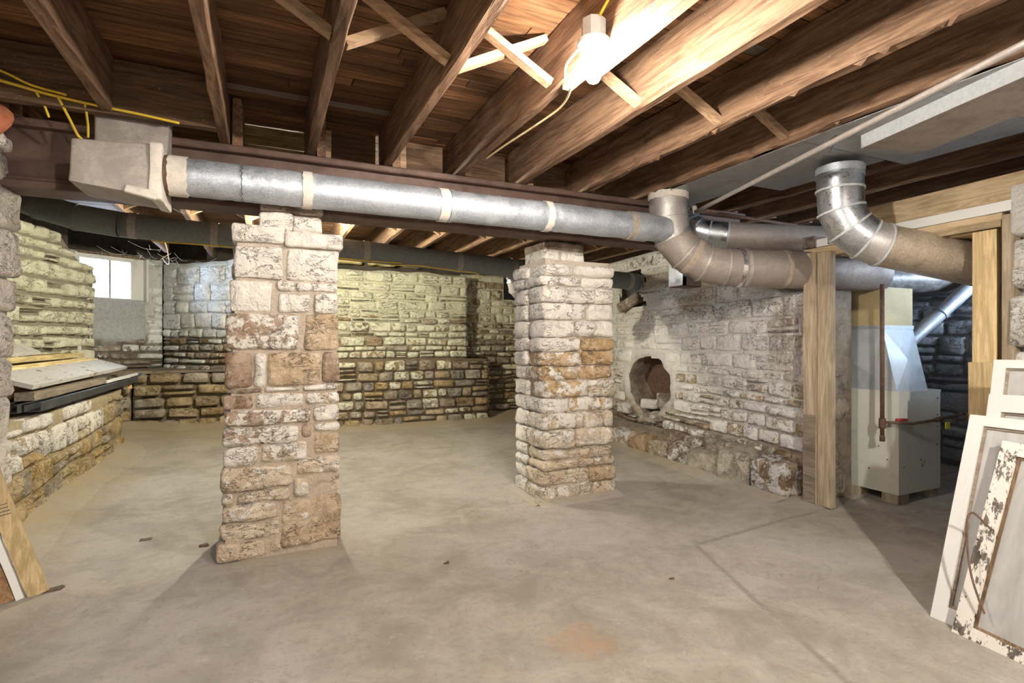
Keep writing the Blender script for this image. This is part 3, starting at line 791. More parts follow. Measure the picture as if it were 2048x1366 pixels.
# broken lining of the round hole
K = 48
def hole_ring(rings, mat, name):
    m = MB()
    for (rad, out, ri) in rings:
        for i in range(K):
            a = 2*math.pi*i/K
            rr = rad*(1+.15*noise.noise(Vector((math.cos(a)*2.5, math.sin(a)*2.5, ri*.35)))+.045*noise.noise(Vector((math.cos(a)*8, math.sin(a)*8, ri))))
            m.v.append(WRt.P(HC[0]+HR[0]*rr*math.cos(a), out+.012*noise.noise(Vector((math.cos(a)*5, math.sin(a)*5, ri+3))), HC[1]+HR[1]*rr*math.sin(a)))
    for ri in range(len(rings)-1):
        for i in range(K): m.f.append((ri*K+i, ri*K+(i+1) % K, (ri+1)*K+(i+1) % K, (ri+1)*K+i))
    return m.build(name, mat, WRt.obj, True)
hole_ring(((1.30, -.03, 0), (1.16, .012, 0), (1.0, .016, 0), (.93, -.02, 0)), 'mortar_right', 'hole_lip')
hole_ring(((.93, -.018, 0), (.90, -.08, .6), (1.0, -.2, 1.2), (.93, -.38, 1.8)), 'soil', 'hole_lining')
# lining of the upper hole
m = MB()
c4 = [(U0-.03, 1.78), (U1+.03, 1.78), (U1+.02, 2.30), (U0-.03, 2.30)]
for out in (-.01, -.37):
    m.v += [WRt.P(t, out, z) for t, z in c4]
m.f = [(i, (i+1) % 4, 4+(i+1) % 4, 4+i) for i in range(4)]
m.build('hole_lining', 'soil', WRt.obj)

WD = Wall('wall_right_near', (RX(1.70), 1.70), (RX(-2.6), -2.6), False, 'mortar_right', 62)
WD.bed(-.05, lambda t: 2.30, lambda t, z: .03)
def near_spec(t, z, rng): return mk(t, z, rng, rng.uniform(.85, 1), TAN, rng.uniform(.03, .08), .03, .02, .03)
WD.courses(.02, lambda t: 2.30, lambda z: (.22, .36), lambda z: (.3, .6), near_spec, split=.1, t1=2.6, mat='stone_right')
m = MB().add([WD.P(0, -.36, -.05), WD.P(WD.L, -.36, -.05), WD.P(WD.L, -.36, 2.3), WD.P(0, -.36, 2.3), WD.P(0, 0, -.05), WD.P(0, 0, 2.3)],
             [(0, 1, 2, 3), (4, 0, 3, 5)])
m.build('far_wall_face', 'mortar_right', WD.obj)
m = MB().add([WRt.P(WRt.L, 0, -.05), WRt.P(WRt.L, -.36, -.05), WRt.P(WRt.L, -.36, 1.75), WRt.P(WRt.L, 0, 1.75)], [(0, 1, 2, 3)])
m.build('wall_end_bed', 'soil', WRt.obj)

# furnace room: far wall, near wall with its own window
WF = Wall('wall_furnace_room', (6.65, 8.6), (6.65, .2), False, 'mortar_blue', 71)
WF.bed(-.05, lambda t: 2.35, lambda t, z: .02, .12)
WF.core(-.1, 2.98, .3, .3, (.3, .3))
def far_spec(t, z, rng): return mk(t, z, rng, rng.uniform(.7, 1), GRY, rng.uniform(.015, .05), .02, .016, .02)
WF.courses(.05, lambda t: 2.35, lambda z: (.12, .24), lambda z: (.25, .5), far_spec, t0=4.4, t1=6.6, mat='stone_blue')
W2 = (5.5, 6.5, 1.68, 2.42)
def flat(name, boxes, mat, kind='structure'):
    o = thing(name, boxes[0][0], kind=kind)
    for lo, hi in boxes: MB().box(lo, hi).build('wall_section', mat, o)
    return o
flat('wall_furnace_room_near', [((4.4, .6, -.1), (W2[0], 1.0, 2.98)), ((W2[1], .6, -.1), (7.0, 1.0, 2.98)), ((W2[0], .6, -.1), (W2[1], 1.0, W2[2])), ((W2[0], .6, W2[3]), (W2[1], 1.0, 2.98))], 'mortar_blue')
# walls behind the camera
flat('wall_rear', [((-3.6, -2.9, -.1), (4.6, -2.6, 2.98))], 'mortar_right')
flat('wall_far_left', [((-3.6, -2.6, -.1), (-3.3, 9.3, 2.98))], 'mortar_left')
flat('wall_near_left', [((-2.3, -2.6, -.1), (-2.0, 3.2, 2.98))], 'mortar_right')
o = MB().box((4.45, -2.9, 2.3), (4.75, .62, 2.98)).build('wall_upper_right', 'dark_wall'); o['kind'] = 'structure'

# pier at the left that carries the end of the beam
PR = random.Random(77)
pier = thing('wall_pier', (-1.75, 4.1, 0), kind='structure')
z = .0; k = 0
MB().box((-2.25, 3.80, .0), (-1.36, 4.07, 2.50)).build('pier_core', 'mortar_right', pier)
for hgt in (.22, .26, .28, .24, .22, .26, .20, .27, .24, .17, .10):
    zt = z+hgt
    xr = -1.335 + .05*max(0, min(1, (z-.8)/1.4)) + PR.uniform(-.02, .015)
    c = pick(PR, TAN)
    for (x0, x1) in ((-1.72, xr), (-2.3, -1.735)):
        block((x0, 3.76, z+.006), (x1, 4.10, zt-.006), .03, .018, k, 5, 4).build('stone', 'stone_pillar', pier, True, (c[0], c[1], c[2], PR.uniform(.9, 1))); k += 1
    z = zt

# ------------------------------------------------------------------ ceiling: planks, joists, bridging
ceil = thing('ceiling', (1.5, 3.5, 2.57), kind='structure')
rng = random.Random(3)
JZ0, JZ1 = 2.57, 2.87
MB().box((-3.6, -2.9, 2.90), (7.0, 10.4, 2.98)).build('upper_floor_slab', 'dark_wall', ceil)
y = -2.6; k = 0
while y < 10.1:
    w = rng.choice([.082, .09, .1, .086])
    br = rng.uniform(-.2, 2.6)
    for (x0, x1) in ((-3.3, br-.003), (br+.003, 6.6)):
        zj = rng.uniform(0, .004)
        mt = 'plank_grey' if rng.random() < .14 else 'plank_x'
        MB().box((x0, y+.003, JZ1+zj), (x1, y+w-.002, JZ1+.024+zj)).build('plank', mt, ceil)
    y += w
JX = [-1.32, -.773, -.224, .285, .79, 1.337, 1.86, 2.44, 2.99, 3.54, 4.09, 4.62, 5.16, 5.7, 6.24]
JR = random.Random(8)
for i, x in enumerate(JX):
    y1 = 3.58 if x < -.5 else 4.06
    m = MB().bar((x, -2.6, (JZ0+JZ1)/2), (x+JR.uniform(-.01, .01), y1, (JZ0+JZ1)/2), .058, JZ1-JZ0-.002, seg=40, jit=.004 if i not in (7, 8) else .009, rng=JR, bev=.006)
    m.build('joist', 'joist', ceil)
for i, x in enumerate(JX[:-2]):
    xx = x + .066
    yend = 9.2 if x < .4 else 8.75
    if x < -1: yend = 8.9
    MB().bar((xx, 3.86, (JZ0+JZ1)/2), (xx, yend, (JZ0+JZ1)/2), .056, JZ1-JZ0-.002, seg=24, jit=.004, rng=JR, bev=.006).build('joist', 'joist', ceil)
# doubled header that the two left joists frame into
MB().bar((-3.2, 3.62, 2.715), (-.26, 3.62, 2.715), .06, .30, seg=20, jit=.003, rng=JR).build('header_joist', 'joist_x', ceil)
# rough boards that close the stair opening behind the header
for j in range(5):
    MB().bar((-2.6, 4.30, 2.56+.068*j), (.72, 4.30, 2.56+.068*j), .02, .066, seg=10, jit=.001, rng=JR).build('closing_board', 'closing', ceil)
# blocking between the joists on the beam
for (x0, x1) in ((.79, 1.317), (1.317, 1.86), (.285, .79), (1.86, 2.44)):
    MB().bar((x0+.04, 4.16, 2.72), (x1-.03, 4.16, 2.72), .04, .285, seg=6, jit=.003, rng=JR).build('blocking', 'joist_x', ceil)
for (x, w) in ((.93, .05), (1.43, .045), (.40, .05)):
    MB().bar((x, 4.0, 2.575), (x, 4.0, 2.80), w, .05, up=(0, 1, 0), seg=4, jit=.002, rng=JR).build('cripple_block', 'strut', ceil)
# cross bridging, two rows
def bridging(y, pairs, mat, w=.042, h=.03):
    for (xa, xb, kind) in pairs:
        xa += .03; xb -= .03
        if 'd' in kind: MB().bar((xa, y, JZ1-.025), (xb, y+.0, JZ0+.03), w, h, seg=4, jit=.0015, rng=JR).build('bridging_strut', mat, ceil)
        if 'u' in kind: MB().bar((xa, y+.05, JZ0+.03), (xb, y+.05, JZ1-.025), w, h, seg=4, jit=.0015, rng=JR).build('bridging_strut', mat, ceil)
bridging(2.36, [(-.224, .285, 'd'), (.285, .79, 'du'), (.79, 1.317, 'du'), (1.317, 1.86, 'd'), (1.86, 2.44, 'd'), (2.44, 2.99, 'd')], 'strut', .05, .035)
BX = [x+.066 for x in JX]
bridging(6.2, [(BX[i], BX[i+1], 'du') for i in range(0, 11)], 'strut')
# pale furring strips under the fifth joist
MB().bar((1.338, -1.0, 2.556), (1.338, 2.28, 2.556), .05, .026, seg=8, jit=.001, rng=JR).build('furring_strip', 'furring', ceil)
MB().bar((1.400, -1.0, 2.565), (1.400, 2.16, 2.565), .045, .03, seg=8, jit=.001, rng=JR).build('furring_strip', 'furring', ceil)
# yellow insulation batts at the far rim
for i in range(4, 10):
    block((BX[i]+.05, 8.45, 2.5), (BX[i+1]-.04, 8.62, 2.8), .05, .03, i*5, 6, 4).build('insulation_batt', 'insul', ceil, True)

# window in the bay
win = thing('window_1', WW.P((WIN[0]+WIN[1])/2, -.2, WIN[2]), kind='structure')
def wbox(t0, t1, o0, o1, z0, z1):
    p = []
    for z in (z0, z1): p += [WW.P(t0, o0, z), WW.P(t1, o0, z), WW.P(t1, o1, z), WW.P(t0, o1, z)]
    return MB().hexa(p)
wbox(WIN[0]-.02, WIN[1]+.02, .03, -.55, WIN[2]-.03, WIN[2]).build('window_sill', 'cement', win)
wbox(WIN[0]-.03, WIN[0]+.0, .02, -.55, WIN[2], WIN[3]).build('window_reveal', 'white_sash', win)
wbox(WIN[1], WIN[1]+.03, .02, -.55, WIN[2], WIN[3]).build('window_reveal', 'white_sash', win)
wbox(WIN[0]-.02, WIN[1]+.02, .0, -.55, WIN[3], WIN[3]+.03).build('window_head', 'dark_z', win)
g0, g1, gz0, gz1 = .395, 1.09, 1.93, 2.50
wbox(WIN[0], g0+.03, -.06, -.10, WIN[2], WIN[3]).build('window_frame', 'white_sash', win)
wbox(g1-.03, WIN[1], -.06, -.10, WIN[2], WIN[3]).build('window_frame', 'white_sash', win)
wbox(g0+.03, g1-.03, -.06, -.10, WIN[2], gz0+.02).build('window_frame', 'white_sash', win)
wbox(g0+.03, g1-.03, -.06, -.10, gz1-.02, WIN[3]).build('window_frame', 'white_sash', win)
mid = .695
wbox(mid-.012, mid+.012, -.055, -.105, gz0+.02, gz1-.02).build('window_mullion', 'grey_y', win)
wbox(g0+.03, mid-.012, -.078, -.082, gz0+.02, gz1-.02).build('window_pane', 'glass', win)
wbox(mid+.012, g1-.03, -.078, -.082, gz0+.02, gz1-.02).build('window_pane', 'glass', win)
win2 = thing('window_2', ((W2[0]+W2[1])/2, .85, W2[2]), kind='structure')
for lo, hi in (((W2[0], .8, W2[2]), (W2[0]+.05, .9, W2[3])), ((W2[1]-.05, .8, W2[2]), (W2[1], .9, W2[3])), ((W2[0]+.05, .8, W2[2]), (W2[1]-.05, .9, W2[2]+.05)), ((W2[0]+.05, .8, W2[3]-.05), (W2[1]-.05, .9, W2[3]))):
    MB().box(lo, hi).build('window_frame', 'white_sash', win2)
MB().box((W2[0]+.05, .848, W2[2]+.05), (W2[1]-.05, .852, W2[3]-.05)).build('window_pane', 'glass', win2)
# sampling portals in the two window openings
def portal(name, c, w, h, direction):
    l = bpy.data.lights.new(name, 'AREA'); l.shape = 'RECTANGLE'; l.size = w; l.size_y = h
    l.cycles.is_portal = True
    o = bpy.data.objects.new(name, l); COL.objects.link(o); o.location = c
    o.rotation_euler = Vector(direction).to_track_quat('-Z', 'Y').to_euler()
portal('window_portal', WW.P((g0+g1)/2, -.13, (gz0+gz1)/2), g1-g0, gz1-gz0, (WW.n.x, WW.n.y, 0))
portal('window_portal', ((W2[0]+W2[1])/2, .78, (W2[2]+W2[3])/2), W2[1]-W2[0], W2[3]-W2[2], (0, 1, 0))

SR = random.Random(15)
for i in range(34):
    x = JX[7] if i < 24 else JX[8]
    y = SR.uniform(.5, 3.4); L = SR.uniform(.03, .10); h = SR.uniform(.008, .03)
    m = MB().add([(x-.026, y, 2.572), (x-.026, y+L, 2.572), (x-.03+SR.uniform(-.01, .012), y+L*SR.uniform(.2, .9), 2.57-h), (x-.014, y+L*.5, 2.574)], [(0, 1, 2), (1, 3, 2), (3, 0, 2), (0, 3, 1)])
    m.build('splinter', 'joist', ceil)

# ------------------------------------------------------------------ main beam
beam = thing('support_beam', (1.4, 3.95, 2.16), 'long reddish brown beam running across the room above both stone pillars', 'beam')
BZ0, BZ1 = 2.165, 2.565
MB().bar((-1.5, 3.95, (BZ0+BZ1)/2), (4.25, 3.95, (BZ0+BZ1)/2), .10, BZ1-BZ0-.02, seg=30, jit=.002, rng=JR).build('beam_web', 'steel_red', beam)
MB().bar((-1.5, 3.95, BZ0+.03), (4.25, 3.95, BZ0+.03), .24, .045, seg=30, jit=.002, rng=JR, bev=.008).build('bottom_flange', 'steel_red', beam)
MB().bar((-1.5, 3.95, BZ0+.066), (4.25, 3.95, BZ0+.066), .17, .03, seg=30, jit=.002, rng=JR, bev=.008).build('bottom_fillet', 'steel_red', beam)
MB().bar((-1.5, 3.95, BZ1-.025), (4.25, 3.95, BZ1-.025), .24, .045, seg=30, jit=.002, rng=JR, bev=.008).build('top_flange', 'steel_red', beam)

# ------------------------------------------------------------------ stone pillars
# left pillar: front stones measured one by one (x0, x1, top, bottom in its own drawing units), colour, limewash
CR = (.60,.50,.40); BR = (.40,.28,.205); TN = (.66,.52,.37); BG = (.78,.67,.53); PK = (.68,.57,.48)
P1 = [
 (515,583,425,463,CR,1.0),(584,646,428,465,CR,1.0),(517,646,404,425,(.24,.18,.15),.1),
 (464,566,455,490,CR,.95),(566,688,462,494,CR,.97),
 (468,562,496,560,CR,1.0),(571,680,494,561,CR,.97),
 (459,542,562,626,CR,.93),(552,590,562,583,CR,.8),(591,678,563,582,CR,.75),(553,620,585,626,CR,.92),(628,678,584,625,CR,.86),
 (452,596,628,700,BR,.52),(606,680,627,701,TN,.06),
 (452,505,703,774,BR,.12),(532,642,703,772,TN,.08),(644,681,703,768,BR,.36),(507,530,706,772,BG,.9),
 (452,522,775,784,(.2,.15,.12),.2),(528,600,773,783,CR,.85),(602,680,770,784,BG,.7),
 (447,506,786,816,BR,.35),(510,606,785,815,PK,.72),(608,681,785,812,BG,.66),
 (448,622,817,849,BR,.5),(624,682,814,848,PK,.66),
 (448,598,851,886,BR,.62),(600,624,850,880,BR,.3),(626,682,850,868,BG,.72),
 (447,514,888,926,PK,.62),(517,614,884,924,BG,.55),(625,682,870,914,TN,.22),
 (446,582,927,972,BG,.35),(588,682,918,955,BG,.4),(584,618,957,998,BG,.5),(620,683,957,994,BG,.42),
 (443,470,974,1000,BG,.45),(472,578,974,1000,BG,.32),
 (443,556,1001,1034,BG,.4),(560,684,998,1096,TN,.30),
 (441,558,1036,1070,BG,.3),(437,530,1072,1122,BG,.30),(532,559,1071,1102,BG,.3),
]
def p1x(px): return -.25 + (px-440)*.00286
def p1z(py): return max(0.0, 1.32-(py-683)*.003106)
PR = random.Random(9)
pil = thing('stone_pillar', (.10, 3.93, 0), 'brown and white stone pillar nearest the camera, left of centre', 'pillar')
MB().hexa([(-.22, 3.648, -.01), (.425, 3.648, -.01), (.43, 4.22, -.01), (-.22, 4.22, -.01), (-.15, 3.65, 1.95), (.425, 3.65, 1.95), (.42, 4.20, 1.95), (-.15, 4.20, 1.95)]).build('mortar_core', 'mortar_pillar', pil)
MB().box((-.02, 3.69, 1.93), (.32, 4.1, 2.12)).build('mortar_core', 'mortar_pillar', pil)
for i, (a, b, t, bo, c, w) in enumerate(P1):
    x0, x1 = p1x(a), p1x(b); z0, z1 = p1z(bo), p1z(t)
    yf = 3.63 + PR.uniform(-.012, .012); d = PR.uniform(.24, .32)
    if t < 440: yf += .02
    if t == 455 or t == 462: yf -= .03
    z0 += .003; z1 -= .003
    flare = 0.0
    block((x0+.003, yf, z0), (x1-.003, yf+d, z1), .016 if t < 620 else .022, .012 if t < 920 else .02, i+3, 6.0, 5).build('stone', 'stone_pillar', pil, True, (c[0], c[1], c[2], w))
zz = 0.01; k = 100
while zz < 1.9:
    h = PR.uniform(.12, .22); sp = PR.uniform(.0, .2)
    for (x0, x1) in ((-.235 + .05*zz/2, sp-.004), (sp+.004, .44)):
        c = pick(PR, [CR, BG, PK, TN, BR])
        block((x0, 3.955, zz+.004), (x1, 4.25+PR.uniform(-.015, .015), min(zz+h, 2.0)-.004), .025, .016, k, 5, 4).build('stone', 'stone_pillar', pil, True, (c[0], c[1], c[2], .4 + .5*(zz > 1.3))); k += 1
    zz += h

# right pillar: bulging courses, corner towards the camera
pil2 = thing('stone_pillar', (2.41, 4.18, 0), 'right-hand stone pillar of bulging courses, white above and tan below', 'pillar')
MB().box((2.10, 3.935, -.01), (2.73, 4.42, 2.0)).build('mortar_core', 'mortar_pillar', pil2)
MB().box((2.13, 3.99, 1.9), (2.50, 4.36, 2.155)).build('mortar_core', 'mortar_pillar', pil2)
bnd = [525,550,572,605,640,675,703,733,762,797,827,861,898,923,942,974,1003]
zb = [max(0, 1.32-(p-683)*.004125) for p in bnd]
OT = (.62,.43,.23)
P2C = [  # per course: list of (share of width, colour, limewash)
 [(.40,CR,1),(.60,CR,1)], [(.55,CR,1),(.45,CR,.97)], [(.30,CR,.98),(.42,CR,.97),(.28,CR,1)], [(.62,CR,.97),(.38,CR,1)],
 [(.45,CR,.95),(.55,CR,1)], [(.52,PK,.95),(.48,OT,.25)], [(.55,OT,.45),(.45,OT,.3)], [(.5,OT,.45),(.5,OT,.35)],
 [(.62,OT,.5),(.38,BG,.5)], [(.38,PK,.75),(.62,OT,.55)], [(.58,BG,.55),(.30,BG,.5),(.12,BG,.5)], [(.45,BG,.5),(.55,BG,.42)],
 [(.50,BG,.42),(.50,BG,.35)], [(.48,BG,.35),(.52,TN,.4)], [(.62,BG,.3),(.38,TN,.3)], [(.46,BG,.5),(.2,BG,.45),(.34,BG,.42)]]
k = 300; PR = random.Random(19)
for ci in range(16):
    z1, z0 = zb[ci], zb[ci+1]
    g = .0 if ci > 4 else .006
    x = 2.055 + PR.uniform(-.012, .018) + (.02 if ci == 0 else 0); xe = 2.765 + PR.uniform(-.02, .02)
    if ci > 12: x -= .01; xe += .015
    tot = xe-x; yf = 3.90 + PR.uniform(-.02, .012)
    for bi, (sh, c, w) in enumerate(P2C[ci]):
        x1 = x+tot*sh
        d = PR.uniform(.26, .34)
        block((x+.002, yf+PR.uniform(-.01, .01), z0+.002), (x1-.002, yf+d, z1-.002), .03, .016, k, 5.5, 5).build('stone', 'stone_pillar', pil2, True, (c[0], c[1], c[2], w)); k += 1
        x = x1
    x = 2.06 + PR.uniform(-.012, .012); sp = PR.uniform(.3, .6)
    for (xa, xb2) in ((x, x+.7*sp), (x+.7*sp, 2.77)):
        c = pick(PR, [CR, BG, PK]); 
        block((xa+.003, yf+.30, z0+.002), (xb2-.003, 4.46+PR.uniform(-.02, .02), z1-.002), .03, .018, k, 5.5, 4).build('stone', 'stone_pillar', pil2, True, (c[0], c[1], c[2], .97 if ci < 6 else .78)); k += 1
for (x0, x1, z0, z1, w) in ((2.12, 2.27, 1.985, 2.10, .9), (2.28, 2.51, 1.985, 2.085, 1.0), (2.12, 2.51, 2.09, 2.16, .05)):
    block((x0, 3.97, z0), (x1-.003, 4.37, z1), .02, .012, k, 6, 4).build('stone', 'stone_pillar', pil2, True, (.30, .24, .2, w)); k += 1

# soil banked around the feet of the pillars and along the walls
def bank(path, side, w, h, parent, seed, mat='floor', name='soil_bank'):
    """A low heap along a path; side = (dx,dy) away from the wall."""
    m = MB(); n = 4; pts = [Vector((p[0], p[1], 0)) for p in path]; L = []
    for i in range(len(pts)-1):
        for j in range(8): L.append(pts[i].lerp(pts[i+1], j/8))
    L.append(pts[-1])
    for i, p in enumerate(L):
        for j in range(n+1):
            f = j/n; ww = w*(1+.5*noise.noise(Vector((p.x*2+seed, p.y*2, 0)))); hh = h*(1+.6*noise.noise(Vector((p.x*3, p.y*3+seed, 2))))
            m.v.append(Vector((p.x+side[0]*ww*f, p.y+side[1]*ww*f, (hh*(1-f)**1.4 - .012*(f == 1)) + base_h(p.x+side[0]*ww*f, p.y+side[1]*ww*f))))
    for i in range(len(L)-1):
        for j in range(n): m.f.append((i*(n+1)+j, (i+1)*(n+1)+j, (i+1)*(n+1)+j+1, i*(n+1)+j+1))
    return m.build(name, mat, parent, True)
def base_h(x, y):
    z = noise.noise(Vector((x*.9, y*.9, 0)))*.008 + noise.noise(Vector((x*3, y*3, 4)))*.003
    z += .10*max(0, min(1, (y-7.1)/1.3))**1.5 * max(0, min(1, (1.2-x)/2.0))
    return z + .03*max(0, min(1, (y-7.6)/.7)) + .05*max(0, min(1, (-1.15-x)/.4))*max(0, min(1, (y-4)/1.0))
bank([(.2, 8.28), (3.36, 8.28)], (0, -1), .35, .05, W.obj, 3)
bank([(3.3, 8.64), (4.7, 8.64)], (0, -1), .5, .10, WR.obj, 4)
bank([(-2.4, 8.5), (-1.62, 8.74), (.2, 8.74)], (0, -1), .35, .08, BL.obj, 5)
bank([(-1.57, 3.2), (-1.57, 7.8)], (1, 0), .32, .07, LL.obj, 6)
bank([(2.0, 3.92), (2.8, 3.92)], (0, -1), .14, .035, pil2, 7)
bank([(2.08, 3.86), (2.08, 4.5)], (-1, 0), .12, .03, pil2, 8)

# ------------------------------------------------------------------ stone footing along the right wall
foot = thing('trim_footing', (RX(4.8)-.2, 4.8, 0), kind='structure')
PR = random.Random(29); y = 3.16; k = 500
while y < 7.6:
    L = PR.uniform(.26, .5); d = PR.uniform(.16, .24); xf = RX(y)-.24-.10*min(1, (y-3.1)/2.2) + PR.uniform(-.03, .03)
    if y < 3.7: xf -= .02
    h = PR.uniform(.17, .25) + (.10 if y < 3.7 else 0)
    c = pick(PR, GRY+BRN)
    block((xf, y+.008, -.02), (xf+d+.1, min(y+L, 7.7)-.008, h), .045, .028, k, 4, 4).build('stone', 'rock_dark', foot, True, (c[0], c[1], c[2], PR.choice([.05, .2, .35, .5]))); k += 1
    y += L
y = 3.3
while y < 5.0:
    L = PR.uniform(.2, .42); xf = RX(y)-.13; c = pick(PR, GRY+BRN)
    block((xf, y+.01, .15), (xf+.2, y+L-.01, PR.uniform(.27, .34)), .04, .025, k, 4, 4).build('stone', 'rock_dark', foot, True, (c[0], c[1], c[2], PR.choice([.05, .2, .4]))); k += 1
    y += L
m = MB(); n = 40
for i in range(n+1):
    yy = 3.2+4.4*i/n
    for j in range(6):
        f = j/5; xx = RX(yy)-.24-.06*min(1, (yy-3.1)/2.2) + .26*f
        m.v.append(Vector((xx, yy, .13+.13*f+.03*noise.noise(Vector((xx*7, yy*4, 2))))))
m.f = [(i*6+j, i*6+j+1, (i+1)*6+j+1, (i+1)*6+j) for i in range(n) for j in range(5)]
m.build('footing_soil', 'soil', foot, True)
bank([(RX(3.15)-.30, 3.1), (RX(5.5)-.34, 5.5), (RX(7.2)-.34, 7.2)], (-1, .1), .22, .03, foot, 12)

# rubble inside and below the holes
PR = random.Random(41); k = 700
def rub(name, c, s, col, w, label, rot=(0, 0, 0), mat='rock_dark', cat='rubble', group=None):
    global k
    m = block((-s[0]/2, -s[1]/2, 0), (s[0]/2, s[1]/2, s[2]), min(s)*.2, min(s)*.1, k, 6, 3); k += 1
    R = Matrix.Rotation(rot[2], 3, 'Z') @ Matrix.Rotation(rot[1], 3, 'Y') @ Matrix.Rotation(rot[0], 3, 'X')
    m.v = [R @ v + Vector(c) for v in m.v]
    o = m.build(name, mat, None, True, (col[0], col[1], col[2], w))
    return props(o, label, cat, group)
hx = RX(5.5)
rub('loose_stone', (hx+.20, 5.70, .43), (.22, .26, .13), (.42,.40,.38), .75, 'white-faced loose block low in the round wall hole', (0, .1, .5))
rub('loose_stone', (hx+.24, 5.36, .43), (.24, .34, .16), (.34,.33,.33), .2, 'grey slab lying in the right side of the round wall hole', (.25, 0, .2))
rub('loose_stone', (hx+.30, 5.60, .52), (.16, .18, .12), (.44,.36,.30), .3, 'pinkish fist-sized rubble resting deep in the round wall hole', (0, .3, .9))
rub('loose_stone', (hx+.03, 6.02, .36), (.2, .22, .13), (.42,.40,.36), .6, 'pale loose stone at the foot of the round wall hole, left side', (0, 0, .4))
rub('loose_stone', (hx+.0, 5.45, .30), (.18, .30, .11), (.36,.33,.29), .45, 'flat grey stone lying just under the round wall hole', (0, 0, .1))
rub('broken_slab', (RX(5.9)+.06, 5.93, 1.79), (.26, .42, .13), (.38,.30,.26), .35, 'tilted broken stone slab resting in the upper wall hole behind the right pillar', (-.35, -.1, .1))
m = MB().hexa([(hx+.40, 5.10, .45), (hx+.44, 5.10, .45), (hx+.44, 6.05, .45), (hx+.40, 6.05, .45), (hx+.30, 5.32, 1.12), (hx+.34, 5.32, 1.12), (hx+.34, 6.05, 1.12), (hx+.30, 6.05, 1.12)])
props(m.build('rusty_sheet', 'iron'), 'brown rusty sheet standing behind the round wall hole', 'metal sheet')

# ------------------------------------------------------------------ ducts
def ring_band(pts_c, axis, r, w, mat, parent, name='tape_band', seed=0, jag=.0, seg=32):
    ax = Vector(axis).normalized(); ref = Vector((0, 0, 1)) if abs(ax.z) < .9 else Vector((1, 0, 0))
    u = ax.cross(ref).normalized(); v = ax.cross(u); c = Vector(pts_c); m = MB()
    for s_ in (-1, 1):
        for j in range(seg):
            a = 2*math.pi*j/seg; e = jag*noise.noise(Vector((math.cos(a)*3+seed, math.sin(a)*3, s_*5)))
            m.v.append(c + ax*(s_*w/2+e) + (u*math.cos(a)+v*math.sin(a))*r)
    for s_ in (-1, 1):
        for j in range(seg):
            a = 2*math.pi*j/seg; e = jag*noise.noise(Vector((math.cos(a)*3+seed, math.sin(a)*3, s_*5)))
            m.v.append(c + ax*(s_*w/2+e) + (u*math.cos(a)+v*math.sin(a))*(r-.006))
    for j in range(seg):
        j2 = (j+1) % seg
        m.f += [(j, j2, seg+j2, seg+j), (2*seg+j2, 2*seg+j, 3*seg+j, 3*seg+j2), (j2, j, 2*seg+j, 2*seg+j2), (seg+j, seg+j2, 3*seg+j2, 3*seg+j)]
    return m.build(name, mat, parent, True, auto=40)

def gored(pts, r, mat, parent, seams=True, seam_mat=None, flare=0.0):
    """A run of duct through pts: each straight piece or elbow gore is its own part, with a raised seam between."""
    pts = [Vector(p) for p in pts]; n = len(pts); seg = 32
    tan = []
    for i in range(n):
        if i == 0: t = pts[1]-pts[0]
        elif i == n-1: t = pts[-1]-pts[-2]
        else: t = (pts[i+1]-pts[i]).normalized()+(pts[i]-pts[i-1]).normalized()
        tan.append(t.normalized())
    ref = Vector((0, 0, 1)) if abs(tan[0].z) < .9 else Vector((0, 1, 0))
    u = tan[0].cross(ref).normalized(); rings = []
    for i in range(n):
        u = (u-tan[i]*u.dot(tan[i])).normalized(); w = tan[i].cross(u)
        rings.append([pts[i]+(u*math.cos(2*math.pi*j/seg)+w*math.sin(2*math.pi*j/seg))*r for j in range(seg)])
    out = []
    for i in range(n-1):
        m = MB(); K = max(1, int((pts[i+1]-pts[i]).length/.12))
        for q in range(K+1): m.v += [a.lerp(b, q/K) for a, b in zip(rings[i], rings[i+1])]
        m.f = [(q*seg+j, q*seg+(j+1) % seg, (q+1)*seg+(j+1) % seg, (q+1)*seg+j) for q in range(K) for j in range(seg)]
        out.append(m.build('duct_section', mat[i] if isinstance(mat, list) else mat, parent, True))
        if seams and i > 0: ring_band(pts[i], tan[i], r+.008, .014, seam_mat or (mat[i] if isinstance(mat, list) else mat), out[-1], 'raised_seam')
    return out

# main duct in front of the beam
DY, DZ, DR = 3.55, 2.25, .106
md = thing('air_duct', (1.2, DY, DZ-DR), 'shiny grey round duct running across the room in front of the beam', 'duct')
m = MB(); seg = 36; x0, x1 = -.47, 3.02; K = 240
for i in range(K+1):
    x = x0+(x1-x0)*i/K
    for j in range(seg):
        a = 2*math.pi*j/seg
        wr = .0035*noise.noise(Vector((x*26, math.cos(a)*1.5, math.sin(a)*1.5)))*(1.0 if (x < .35 or x > 1.35) else .25)
        m.v.append(Vector((x, DY+(DR+wr)*math.cos(a), DZ+(DR+wr)*math.sin(a))))
m.f = [(i*seg+j, (i+1)*seg+j, (i+1)*seg+(j+1) % seg, i*seg+(j+1) % seg) for i in range(K) for j in range(seg)]
m.build('duct_pipe', 'galv', md, True)
for i, (x, w, mt) in enumerate(((-.44, .09, 'tape'), (.235, .055, 'tape'), (1.10, .065, 'tape'), (1.90, .05, 'tape'), (2.66, .05, 'tape_tan'))):
    ring_band((x, DY, DZ), (1, 0, 0), DR+.007, w, mt, md, 'tape_band', i*3, .012)
ring_band((1.155, DY, DZ), (1, 0, 0), DR+.006, .03, 'galv', md, 'steel_collar', 1)
ring_band((2.75, DY, DZ), (1, 0, 0), DR+.010, .14, 'galv', md, 'steel_collar', 2)
